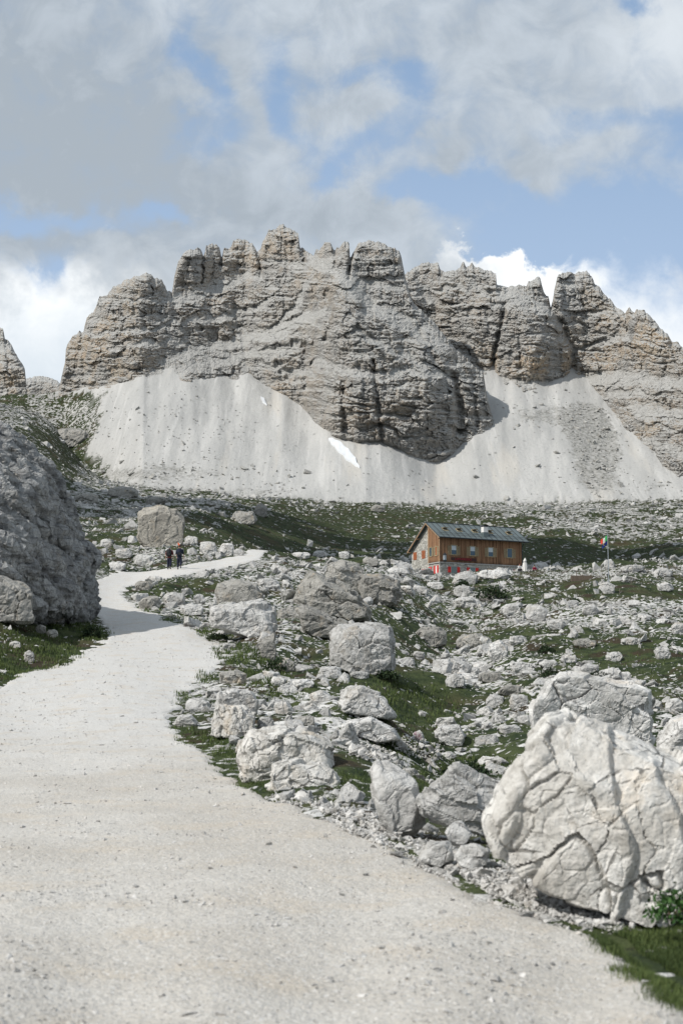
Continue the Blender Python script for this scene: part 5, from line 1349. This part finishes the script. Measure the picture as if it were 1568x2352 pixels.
# chimney
cx_, cy_ = 7.05, .25
zc = zroof(cy_)
bm = mb(); box(bm, cx_ - .34, cx_ + .34, cy_ - .3, cy_ + .3, zc + .55, zc + 1.25); ch = part("chimney", bm, M_WHITE, hut)
bm = mb(); box(bm, cx_ - .38, cx_ + .38, cy_ - .34, cy_ + .34, zc, zc + .546); part("flashing", bm, M_ROOF, ch)
bm = mb(); box(bm, cx_ - .28, cx_ + .28, cy_ - .26, cy_ + .26, zc + 1.254, zc + 1.36)
for i in range(7):
    a0, a1 = math.pi * i / 7, math.pi * (i + 1) / 7
    prism(bm, [(cx_ + .42 * math.cos(a0), cy_ - .4, zc + 1.36 + .2 * math.sin(a0)), (cx_ + .42 * math.cos(a1), cy_ - .4, zc + 1.36 + .2 * math.sin(a1)), (cx_ + .39 * math.cos(a1), cy_ - .4, zc + 1.33 + .2 * math.sin(a1)), (cx_ + .39 * math.cos(a0), cy_ - .4, zc + 1.33 + .2 * math.sin(a0))], (0, .8, 0))
part("cap", bm, M_DARK, ch)
# roof windows standing open
for x in (1.45, 3.6, 6.0, 8.35, 11.4):
    y_ = 1.0; z_ = zroof(y_) + .2
    bm = mb()
    for dy_ in (-.30, .24): prism(bm, [(x - .38, y_ + dy_, z_ + dy_ * .648), (x + .38, y_ + dy_, z_ + dy_ * .648), (x + .38, y_ + dy_ + .06, z_ + (dy_ + .06) * .648), (x - .38, y_ + dy_ + .06, z_ + (dy_ + .06) * .648)], (0, 0, .09))
    for dx_ in (-.38, .32): prism(bm, [(x + dx_, y_ - .238, z_ - .238 * .648), (x + dx_ + .06, y_ - .238, z_ - .238 * .648), (x + dx_ + .06, y_ + .238, z_ + .238 * .648), (x + dx_, y_ + .238, z_ + .238 * .648)], (0, 0, .09))
    fr = part("roof_window", bm, M_OLIVE2, roof_o)
    bm = mb(); box(bm, x - .36, x + .36, y_ - .30, y_ + .24, z_ + .24, z_ + .29); part("sash", bm, M_OLIVE, roof_o)
# windows of the boarded front
WX = (2.08, 4.94, 7.74, 10.72)
def louvre(bm, x0, x1, y0, z0, z1, n=9, axis='x'):
    for i in range(n):
        a = z0 + (z1 - z0) * i / n; b_ = a + (z1 - z0) / n * .8
        if axis == 'x': box(bm, x0, x1, y0 - .05, y0 - .012 * (i % 2) - .01, a, b_)
        else: box(bm, y0 - .05, y0 - .012 * (i % 2) - .01, x0, x1, a, b_)
for i, x in enumerate(WX):
    z0, z1 = 2.74, 3.78
    bm = mb(); yw = -.064
    box(bm, x - .47, x - .37, yw - .07, yw, z0 - .02, z1 + .1); box(bm, x + .37, x + .47, yw - .07, yw, z0 - .02, z1 + .1); box(bm, x - .47, x + .47, yw - .09, yw, z1 + .103, z1 + .17); box(bm, x - .5, x + .5, yw - .1, yw, z0 - .12, z0 - .023)
    wf = part("window", bm, M_OLIVE2, hut)
    bm = mb(); box(bm, x - .368, x + .368, yw - .025, yw - .001, z0, z1 + .1); part("pane", bm, M_GLASS, wf)
    if i < 3:
        bm = mb(); box(bm, x - .34, x + .34, yw - .03, yw - .027, z0 + .55, z1 + .07); part("curtain", bm, M_CURT, wf)
    for (a, b_) in ((x - .93, x - .49), (x + .49, x + .93)):
        bm = mb(); louvre(bm, a, b_, yw, z0 - .06, z1 + .06); part("shutter", bm, M_OLIVE, hut)
for i, (x, w) in enumerate(((2.1, .42), (4.95, .40), (10.65, .42))):
    z0, z1 = .35, 1.16
    bm = mb(); box(bm, x - w - .1, x + w + .1, -.06, -.002, z1 + .003, z1 + .12); box(bm, x - w - .04, x - w + .03, -.03, -.002, z0, z1); box(bm, x + w - .03, x + w + .04, -.03, -.002, z0, z1); wf = part("window", bm, M_CONC, hut)
    bm = mb(); box(bm, x - w + .034, x + w - .034, -.02, -.003, z0, z1); part("pane", bm, M_GLASS2, wf)
    for (a, b_) in ((x - w - .48, x - w - .06), (x + w + .06, x + w + .48)):
        bm = mb(); box(bm, a, b_, -.07, -.02, z0 + .05, z1 - .02); part("shutter", bm, M_RED, hut, "red painted shutter")
bm = mb(); box(bm, 7.2, 8.7, -.14, -.02, .95, 1.1); box(bm, 7.3, 8.6, -.08, -.02, .5, .946); part("bench_board", bm, M_BEAM, hut)
# gable side windows
for (y_, w, h_) in ((6.08, .42, 1.0), (3.95, .42, 1.04)):
    bm = mb()
    box(bm, -.06, -.012, y_ - w, y_ - .02, 2.45, 2.45 + h_); box(bm, -.06, -.012, y_ + .02, y_ + w, 2.45, 2.45 + h_); part("shutter", bm, M_ORANGE, hut, "closed orange brown shutters")
for (y_, h_) in ((2.08, 1.1), (.74, 1.1)):
    bm = mb(); box(bm, -.11, -.062, y_ - .28, y_ - .2, 2.6, 2.6 + h_); box(bm, -.11, -.062, y_ + .2, y_ + .28, 2.6, 2.6 + h_); box(bm, -.13, -.062, y_ - .3, y_ + .3, 2.603 + h_, 2.68 + h_); box(bm, -.13, -.062, y_ - .3, y_ + .3, 2.5, 2.597)
    wf = part("window", bm, M_OLIVE2, hut)
    bm = mb(); box(bm, -.08, -.063, y_ - .197, y_ + .197, 2.603, 2.597 + h_); part("pane", bm, M_ORANGE if y_ < 1 else M_GLASS, wf)
    for (a, b_) in ((y_ - .62, y_ - .31), (y_ + .31, y_ + .62)):
        bm = mb(); louvre(bm, a, b_, -.062, 2.58, 2.62 + h_, 8, 'y'); part("shutter", bm, M_OLIVE, hut)
for (y_, w, z0, z1) in ((6.0, .5, .45, .95), (4.0, .42, .45, 1.05), (2.35, .38, .62, 1.2)):
    bm = mb(); box(bm, -.05, -.004, y_ - w, y_ - .1, z0, z1); box(bm, -.05, -.004, y_ + .1 if y_ > 3 else y_ - .097, y_ + w, z0, z1); part("shutter", bm, M_RED, hut, "red painted shutter")
    if y_ > 3:
        bm = mb(); box(bm, -.03, -.005, y_ - .097, y_ + .097, z0, z1); part("pane", bm, M_GLASS, hut)
bm = mb(); box(bm, -.03, -.005, .68, 1.02, -.3, 1.24); part("door", bm, M_WHITE, hut)
for a in (.30, 1.05):
    bm = mb(); box(bm, -.07, -.01, a, a + .34, -.3, 1.28); part("shutter", bm, M_RED, hut, "tall red door shutter")
bm = mb(); box(bm, -.02, -.003, 4.75, 4.98, .95, 1.3); part("vent", bm, M_DARK, hut)
# sign and lantern
bm = mb(); box(bm, 1.62, 5.5, -.15, -.09, 1.95, 2.36); sg = part("sign_board", bm, plain("dark_sign_board", (.05, .022, .02), .7), hut)
M_SIGN = plain("dark_red_letters", (.38, .02, .03), .6)
tx_ = bpy.data.curves.new("sign_letters", 'FONT'); tx_.body = "LAVAREDO"; tx_.size = .44; tx_.extrude = .012; tx_.align_x = 'CENTER'; tx_.align_y = 'CENTER'; tx_.space_character = 1.15
to = bpy.data.objects.new("tmp", tx_); COL.objects.link(to)
dg = bpy.context.evaluated_depsgraph_get(); dg.update(); tme = bpy.data.meshes.new_from_object(to.evaluated_get(dg)); bpy.data.objects.remove(to)
tme.name = "sign_letters"; tme.materials.clear(); tme.materials.append(M_SIGN)
lt = link(bpy.data.objects.new("sign_letters", tme), sg); lt.location = (3.45, -.165, 2.155); lt.rotation_euler = (math.pi / 2, 0, 0)
bm = mb(); box(bm, .45, .75, -.36, -.10, 1.95, 2.55); ln = part("lantern", bm, M_CURT, hut, "wall lantern with dark frame")
bm = mb()
for a in (.43, .73):
    for b_ in (-.38, -.12): box(bm, a, a + .04, b_, b_ + .04, 1.93, 2.57)
bmesh.ops.create_cone(bm, segments=4, radius1=.30, radius2=.04, depth=.3, cap_ends=True, matrix=Matrix.Translation((.6, -.23, 2.72)) @ Matrix.Rotation(R(45), 4, 'Z'))
box(bm, .42, .78, -.39, -.10, 1.75, 1.928); part("frame", bm, M_DARK, ln)

# ------------------------------------------------------------------ flagpole, parasol, fences
M_POLE = plain("silver_flagpole", (.42, .45, .47), .4, .6)
M_FG, M_FW, M_FR, M_FB = plain("flag_green", (.05, .36, .10)), plain("flag_white", (.75, .75, .73)), plain("flag_red", (.72, .08, .05)), plain("flag_blue", (.012, .025, .16))
M_STAR = plain("flag_star_yellow", (.75, .6, .1))
def ground_at(px_, py_): return hit([px_], [py_], first=6)[0]
g_ = ground_at(1397, 1345); Yf = g_[1]; k_ = Yf / F
pole = bpy.data.objects.new("flagpole", None); link(pole); pole.location = g_; tag(pole, "thin silver flagpole flying a tricolour and a blue starred flag", "flagpole")
hp = (1345 - 1227) * k_
bm = mb(); bar(bm, (0, 0, -.3), (0, 0, hp), .045, 10, .028); bar(bm, (-.07, 0, 0), (-.07, 0, .55), .03); part("pole", bm, M_POLE, pole)
bm = mb(); bmesh.ops.create_uvsphere(bm, u_segments=10, v_segments=6, radius=.05, matrix=Matrix.Translation((0, 0, hp + .03))); part("finial", bm, M_POLE, pole)
bm = mb(); box(bm, -.11, -.04, -.03, .03, 1.0, 1.06); bar(bm, (-.055, 0, .4), (-.04, 0, hp - .1), .006, 5); part("halyard", bm, M_DARK, pole)
def flag_patch(u0, u1, v0, v1, drop, zt, wid, hgt, parent, mat, name, label=None, n=8, ph=0):
    bm = mb(); gr = []
    for j in range(n + 1):
        row = []
        for i in range(n + 1):
            uu = u0 + (u1 - u0) * i / n; vv = v0 + (v1 - v0) * j / n
            row.append(bm.verts.new((-.04 - uu * wid, .10 * math.sin(uu * 7 + vv * 3 + ph) * uu + .0, zt - drop * uu ** 1.2 - vv * hgt * (1 - .15 * uu) + .05 * math.sin(uu * 9 + ph))))
        gr.append(row)
    for j in range(n):
        for i in range(n): bm.faces.new((gr[j][i], gr[j][i + 1], gr[j + 1][i + 1], gr[j + 1][i]))
    r = bmesh.ops.extrude_face_region(bm, geom=bm.faces[:])
    for v in r['geom']:
        if isinstance(v, bmesh.types.BMVert): v.co.y += .008
    bmesh.ops.recalc_face_normals(bm, faces=bm.faces[:])
    return part(name, bm, mat, parent, label, smooth=True)
fl = flag_patch(0, .333, 0, 1, .42, hp - .12, .60, .52, pole, M_FG, "flag", "green white and red tricolour flag")
flag_patch(.334, .666, 0, 1, .42, hp - .12, .60, .52, fl, M_FW, "white_stripe"); flag_patch(.667, 1, 0, 1, .42, hp - .12, .60, .52, fl, M_FR, "red_stripe")
fb_ = flag_patch(0, .9, 0, 1, .58, hp - .56, .54, .38, pole, M_FB, "flag", "dark blue flag with a ring of stars", ph=1)
bm = mb()
for i in range(12):
    a = 2 * math.pi * i / 12; bmesh.ops.create_cone(bm, segments=5, radius1=.026, radius2=.026, depth=.012, cap_ends=True, matrix=Matrix.Translation((-.30 + .12 * math.cos(a), .0, hp - .90 + .12 * math.sin(a))) @ Matrix.Rotation(math.pi / 2, 4, 'X'))
part("stars", bm, M_STAR, fb_)
# closed parasol beside the hut
Yp = 178.; up_, sp_ = us(1204.5, 1322); pr = bpy.data.objects.new("parasol", None); link(pr); pr.location = (float(up_) * Yp, Yp, float(sp_) * Yp); tag(pr, "closed off white parasol standing at the hut's right corner", "parasol")
bm = mb(); prof = [(.30, .10), (.33, .18), (.31, .5), (.27, 1.0), (.22, 1.5), (.17, 1.75), (.235, 1.80), (.20, 1.9), (.10, 2.1), (.03, 2.2)]; rows = []
for r_p, z_ in prof:
    rows.append([bm.verts.new((r_p * (1 + .22 * math.cos(8 * 2 * math.pi * i / 48) * (z_ < 1.7)) * math.cos(2 * math.pi * i / 48) + .05 * (z_ - 1), r_p * (1 + .22 * math.cos(8 * 2 * math.pi * i / 48) * (z_ < 1.7)) * math.sin(2 * math.pi * i / 48), z_)) for i in range(48)])
for a, b_ in zip(rows[:-1], rows[1:]):
    for i in range(48): bm.faces.new((a[i], a[(i + 1) % 48], b_[(i + 1) % 48], b_[i]))
bm.faces.new(rows[-1]); bm.faces.new(rows[0][::-1]); part("canopy", bm, plain("off_white_canvas", (.68, .67, .64), .9, 0, .06), pr, smooth=True)
bm = mb(); bar(bm, (0, 0, -.3), (0, 0, .12), .03); bar(bm, (.055, 0, 2.19), (.06, 0, 2.3), .015); part("mast", bm, M_POLE, pr)
M_POST = plain("grey_fence_post_wood", (.16, .14, .12), .9)
def post(px_, y0, y1, label, r_p=None):
    g = ground_at(px_, y1); h_ = (y1 - y0) * g[1] / F
    bm = mb(); bar(bm, (0, 0, -.2), (.02, 0, h_), r_p or .03, 7, (r_p or .03) * .85)
    o = part("fence_post", bm, M_POST, None); o.location = g; return tag(o, label, "fence post", None)
for a in [(1422, 1351, 1366, "short pale fence post on the green meadow right of the flagpole foot"), (1448, 1326, 1343, "dark fence post in the stones right of the flagpole"), (1510, 1323, 1334, "small fence post nearest the right edge"), (1367, 1333, 1345, "thin post just left of the flagpole foot"),
          (1271, 1369, 1386, "dark waymark post on the slope below the parasol"), (961, 1642, 1662, "thin post among the rocks of the green hollow") if False else (1194, 1370, 1386, "thin post by the split slabs below the hut"), (1380, 1300, 1315, "slim post on the stony rise behind the flagpole")]:
    post(*a)
def rail(px0, px1, y0, y1, label):
    g0, g1 = ground_at(px0, y1), ground_at(px1, y1 + 1); g1 = g0 + (g1 - g0) * 1.0; g1[1] = g0[1] + .3
    u1, s1 = us(px1, y1 + 1); g1 = np.array([float(u1) * g1[1], g1[1], float(s1) * g1[1]]); h_ = (y1 - y0) * g0[1] / F
    root = bpy.data.objects.new("railing", None); link(root); root.location = g0; tag(root, label, "railing"); d = Vector(g1 - g0)
    for e in (Vector((0, 0, 0)), d):
        bm = mb(); bar(bm, e + Vector((0, 0, -.4)), e + Vector((0, 0, h_)), .045, 8); part("post", bm, M_POST, root)
    bm = mb(); bar(bm, Vector((-.05, 0, h_)), d + Vector((.05, 0, h_)), .04, 8); part("top_rail", bm, M_POST, root)
    return root
rail(1230.5, 1249, 1314, 1323, "low dark railing on the rocks right of the parasol")
rail(1323, 1345, 1311.5, 1330, "dark wooden frame railing between the hut and the flagpole")
bm = mb(); box(bm, -1.1, 1.1, -.3, .3, -.3, .5); g = ground_at(1334, 1333); o = part("wooden_trough", bm, plain("old_brown_timber", (.12, .095, .075), .9), None, bevel=.02); o.location = g; tag(o, "low brown timber trough under the dark frame railing", "trough")

# ------------------------------------------------------------------ people
M_SKIN = plain("skin", (.42, .26, .19), .6, 0, .05)
M_BLACK = plain("black_fabric", (.016, .018, .022), .85); M_NAVY = plain("navy_trouser_cloth", (.012, .015, .034), .85, 0, .2); M_NAVY2 = plain("dark_blue_shirt", (.012, .017, .035), .85)
M_REDC = plain("red_shirt", (.10, .02, .02), .8); M_GREYC = plain("grey_cap_cloth", (.16, .18, .19), .85); M_BOOT = plain("grey_boots", (.09, .10, .10), .8); M_ORNG = plain("orange_cloth", (.85, .12, .03), .6); M_HAIR = plain("dark_hair", (.02, .016, .012), .8)
def skin(name, chains, mat, parent, sub=1, root=0):
    """chains: lists of ((x,y,z), radius[, radius2]); shared points join up"""
    verts, rad, edges, key = [], [], [], {}
    for ch_ in chains:
        prev = None
        for p, r_p in ch_:
            kk = tuple(round(v, 4) for v in p)
            if kk not in key: key[kk] = len(verts); verts.append(p); rad.append(r_p)
            i = key[kk]
            if prev is not None: edges.append((prev, i))
            prev = i
    bm = bmesh.new(); lay = bm.verts.layers.skin.verify()
    bv = []
    for i, (p, r_p) in enumerate(zip(verts, rad)):
        v = bm.verts.new(p); v[lay].radius = (r_p, r_p) if not isinstance(r_p, tuple) else r_p; v[lay].use_root = (i == root); bv.append(v)
    for a_, b_ in set(tuple(sorted(e)) for e in edges):
        bm.edges.new((bv[a_], bv[b_]))
    me = bpy.data.meshes.new(name); bm.to_mesh(me); bm.free(); ob = bpy.data.objects.new("tmp", me); COL.objects.link(ob)
    md = ob.modifiers.new("s", 'SKIN'); md.use_smooth_shade = True
    ss = ob.modifiers.new("u", 'SUBSURF'); ss.levels = sub; ss.render_levels = sub
    dg = bpy.context.evaluated_depsgraph_get(); dg.update(); out = bpy.data.meshes.new_from_object(ob.evaluated_get(dg)); bpy.data.objects.remove(ob)
    out.name = name; out.materials.clear(); out.materials.append(mat)
    return link(bpy.data.objects.new(name, out), parent)
def hiker(px_, y_feet, Y, H, rot, label, shirt, cap, pack, legs, arms, flag=False, seated=False):
    Y = float(hit([px_], [y_feet], first=80)[0][1]); u, s = us(px_, y_feet); z_ = float(pz(float(u) * Y, Y)) - .01; print('hiker', Y)
    root = bpy.data.objects.new("person", None); link(root); root.location = (float(u) * Y, Y, z_); root.rotation_euler = (0, 0, rot); tag(root, label, "person")
    k = H / 1.75
    P_ = lambda x, y, z: (x * k, y * k, z * k)
    # walking away: +y is forward
    (lk, la), (rk, ra) = legs     # knee y/z, ankle y/z for the left and right leg
    pel, ch_, nk, hd = (0, 0, .94), (0, .03, 1.34), (0, .05, 1.47), (0, .06, 1.60)
    body = [[(P_(*pel), (.14 * k, .10 * k)), (P_(0, .01, 1.12), (.13 * k, .09 * k)), (P_(*ch_), (.16 * k, .10 * k)), (P_(*nk), .055 * k), (P_(0, .055, 1.54), .072 * k), (P_(0, .06, 1.62), (.076 * k, .088 * k)), (P_(0, .06, 1.70), .066 * k)]]
    for sx_, (kn, an) in ((-1, (lk, la)), (1, (rk, ra))):
        body.append([(P_(*pel), (.14 * k, .10 * k)), (P_(sx_ * .09, 0, .86), .088 * k), (P_(sx_ * .10, kn[0], kn[1]), .055 * k), (P_(sx_ * .10, an[0], an[1]), .038 * k), (P_(sx_ * .11, an[0] + .12, an[1] - .05 + an[2]), .035 * k)])
    hands = []
    for sx_, (el, wr) in ((-1, arms[0]), (1, arms[1])):
        body.append([(P_(*ch_), (.16 * k, .10 * k)), (P_(sx_ * .19, .03, 1.39), .055 * k), (P_(sx_ * el[0], el[1], el[2]), .040 * k), (P_(sx_ * wr[0], wr[1], wr[2]), .027 * k), (P_(sx_ * wr[0], wr[1] + .02, wr[2] - .07), (.018 * k, .036 * k))])
        for f in range(4):
            fx_, fy_ = wr[0], wr[1] - .015 + f * .022; L_ = (.055, .07, .065, .05)[f]
            body.append([(P_(sx_ * wr[0], wr[1] + .02, wr[2] - .07), (.018 * k, .036 * k)), (P_(sx_ * fx_, fy_ + .005, wr[2] - .105), .009 * k), (P_(sx_ * (fx_ - .012), fy_ + .008, wr[2] - .105 - L_ * .5), .008 * k), (P_(sx_ * (fx_ - .03), fy_ + .01, wr[2] - .10 - L_), .007 * k)])
        body.append([(P_(sx_ * wr[0], wr[1] + .02, wr[2] - .07), (.018 * k, .036 * k)), (P_(sx_ * (wr[0] - .015), wr[1] + .065, wr[2] - .075), .010 * k), (P_(sx_ * (wr[0] - .025), wr[1] + .08, wr[2] - .115), .008 * k)])
    # nose and ears on the head
    body.append([(P_(0, .06, 1.62), (.076 * k, .088 * k)), (P_(0, .15, 1.61), .018 * k), (P_(0, .172, 1.60), .012 * k)])
    for sx_ in (-1, 1): body.append([(P_(0, .06, 1.62), (.076 * k, .088 * k)), (P_(sx_ * .078, .055, 1.62), .02 * k), (P_(sx_ * .092, .045, 1.625), .014 * k)])
    skin("body", body, M_SKIN, root, 1)
    tr = []
    for sx_, (kn, an) in ((-1, (lk, la)), (1, (rk, ra))):
        tr.append([(P_(0, 0, .99), (.175 * k, .135 * k)), (P_(0, 0, .93), (.18 * k, .14 * k)), (P_(sx_ * .09, 0, .84), .125 * k), (P_(sx_ * .10, kn[0], kn[1]), .10 * k), (P_(sx_ * .10, an[0], an[1] + .04), .085 * k)])
    skin("trousers", tr, M_NAVY, root, 1)
    sh = [[(P_(0, 0, .78), (.20 * k, .155 * k)), (P_(0, 0, .95), (.195 * k, .15 * k)), (P_(0, .01, 1.12), (.19 * k, .14 * k)), (P_(*ch_), (.215 * k, .15 * k)), (P_(0, .045, 1.45), .11 * k)]]
    for sx_, (el, wr) in ((-1, arms[0]), (1, arms[1])):
        sh.append([(P_(*ch_), (.215 * k, .15 * k)), (P_(sx_ * .20, .03, 1.39), .095 * k), (P_(sx_ * el[0], el[1], el[2] - .02), .08 * k)])
    skin("shirt", sh, shirt, root, 1)
    for sx_, (kn, an) in ((-1, (lk, la)), (1, (rk, ra))):
        skin("boot", [[(P_(sx_ * .10, an[0] - .03, an[1] + .06), .055 * k), (P_(sx_ * .10, an[0] - .02, an[1] - .03), .056 * k), (P_(sx_ * .11, an[0] + .10, an[1] - .045 + an[2]), .048 * k), (P_(sx_ * .115, an[0] + .18, an[1] - .055 + an[2] * 1.5), .04 * k)]], M_BOOT, root, 1)
    bm = mb(); bmesh.ops.create_uvsphere(bm, u_segments=16, v_segments=10, radius=1, matrix=Matrix.Translation(P_(0, .055, 1.665)) @ Matrix.Diagonal((.095 * k, .11 * k, .095 * k, 1)))
    bmesh.ops.delete(bm, geom=[v for v in bm.verts if v.co.z < 1.63 * k], context='VERTS')
    if cap is M_GREYC:
        bmesh.ops.create_cone(bm, segments=20, radius1=.17 * k, radius2=.11 * k, depth=.03 * k, cap_ends=True, matrix=Matrix.Translation(P_(0, .06, 1.645)))
    part("hat" if cap is M_GREYC else "hair", bm, cap, root, smooth=True)
    if pack:
        bm = mb(); bmesh.ops.create_cube(bm, size=1, matrix=Matrix.Translation(P_(0, -.20, 1.24)) @ Matrix.Diagonal((.36 * k, .24 * k, .56 * k, 1)))
        bmesh.ops.bevel(bm, geom=bm.edges[:], offset=.06 * k, segments=3, affect='EDGES')
        bk = part("backpack", bm, pack, root, smooth=True)
        bm = mb(); box(bm, -.11 * k, .11 * k, -.335 * k, -.30 * k, 1.04 * k, 1.22 * k); part("pocket", bm, M_BLACK, bk)
        bm = mb(); box(bm, -.15 * k, .15 * k, -.306 * k, -.30 * k, 1.27 * k, 1.285 * k); part("strap", bm, M_GREYC, bk)
        if flag:
            bm = mb(); bar(bm, P_(.02, -.2, 1.45), P_(-.10, -.2, 1.80), .008, 6); part("flag_stick", bm, M_BEAM, bk)
            bm = mb(); prism(bm, [P_(-.13, -.2, 1.98), P_(.02, -.2, 1.80), P_(-.04, -.2, 1.72) , P_(-.12, -.2, 1.78)], (0, .012, 0))
            part("pennant", bm, M_ORNG, bk, "orange pennant")
    return root
hp1 = hiker(389, 1311.5, 109, 1.74, R(-6), "hiker in grey brimmed hat with black backpack and red sleeves walking away up the path", M_REDC, M_GREYC, M_BLACK,
      legs=(((.05, .50), (-.02, .09, 0)), ((-.02, .49), (-.12, .11, 0))), arms=(((.27, -.02, 1.10), (.30, .04, .86)), ((.27, .0, 1.10), (.29, .06, .86))))
hp2 = hiker(412, 1311.5, 106, 1.80, R(4), "taller hiker in dark clothes with navy backpack and orange pennant walking away", M_NAVY2, M_HAIR, M_NAVY2,
      legs=(((.08, .50), (.06, .09, 0)), ((.0, .47), (-.26, .20, -.05))), arms=(((.24, .10, 1.12), (.20, .24, .98)), ((.28, -.03, 1.10), (.31, .03, .87))), flag=True)
# people resting beside the hut
def sitter(px_, y_, Y, label, shirt, hair):
    u, s = us(px_, y_); root = bpy.data.objects.new("person", None); link(root); root.location = (float(u) * Y, Y, float(s) * Y); root.rotation_euler = (0, 0, R(200)); tag(root, label, "person")
    pel, ch_ = (0, 0, .42), (0, .08, .82)
    body = [[(pel, (.14, .11)), (ch_, (.16, .10)), ((0, .10, .95), .055), ((0, .12, 1.08), (.075, .085)), ((0, .12, 1.16), .06)]]
    for sx_ in (-1, 1):
        body.append([(pel, (.14, .11)), ((sx_ * .09, .10, .44), .085), ((sx_ * .13, .46, .50), .058), ((sx_ * .12, .50, .10), .04), ((sx_ * .13, .62, .04), .035)])
        body.append([(ch_, (.16, .10)), ((sx_ * .19, .08, .87), .052), ((sx_ * .25, .18, .62), .038), ((sx_ * .12, .38, .56), .027), ((sx_ * .08, .44, .55), .032)])
    skin("body", body, M_SKIN, root, 1)
    sh = [[(pel, (.165, .13)), (ch_, (.18, .125)), ((0, .09, .90), .09)]]
    for sx_ in (-1, 1): sh.append([(ch_, (.18, .125)), ((sx_ * .19, .08, .87), .075), ((sx_ * .25, .18, .62), .055), ((sx_ * .17, .30, .585), .045)])
    skin("shirt", sh, shirt, root, 1)
    tr = []
    for sx_ in (-1, 1): tr.append([(pel, (.165, .135)), ((sx_ * .09, .10, .44), .105), ((sx_ * .13, .46, .50), .08), ((sx_ * .12, .50, .16), .06)])
    skin("trousers", tr, M_BLACK, root, 1)
    bm = mb(); bmesh.ops.create_uvsphere(bm, u_segments=12, v_segments=8, radius=1, matrix=Matrix.Translation((0, .105, 1.14)) @ Matrix.Diagonal((.092, .105, .09, 1)))
    bmesh.ops.delete(bm, geom=[v for v in bm.verts if v.co.z < 1.09], context='VERTS'); part("hair", bm, hair, root, smooth=True)
    return root
sitter(1226, 1320, 176.5, "person in a crimson top sitting on the turf right of the closed parasol", plain("crimson_top", (.20, .012, .04)), M_HAIR)
sitter(1192, 1317, 176.0, "person in a white top resting by the hut's right corner", plain("white_top", (.6, .6, .6)), M_REDC)
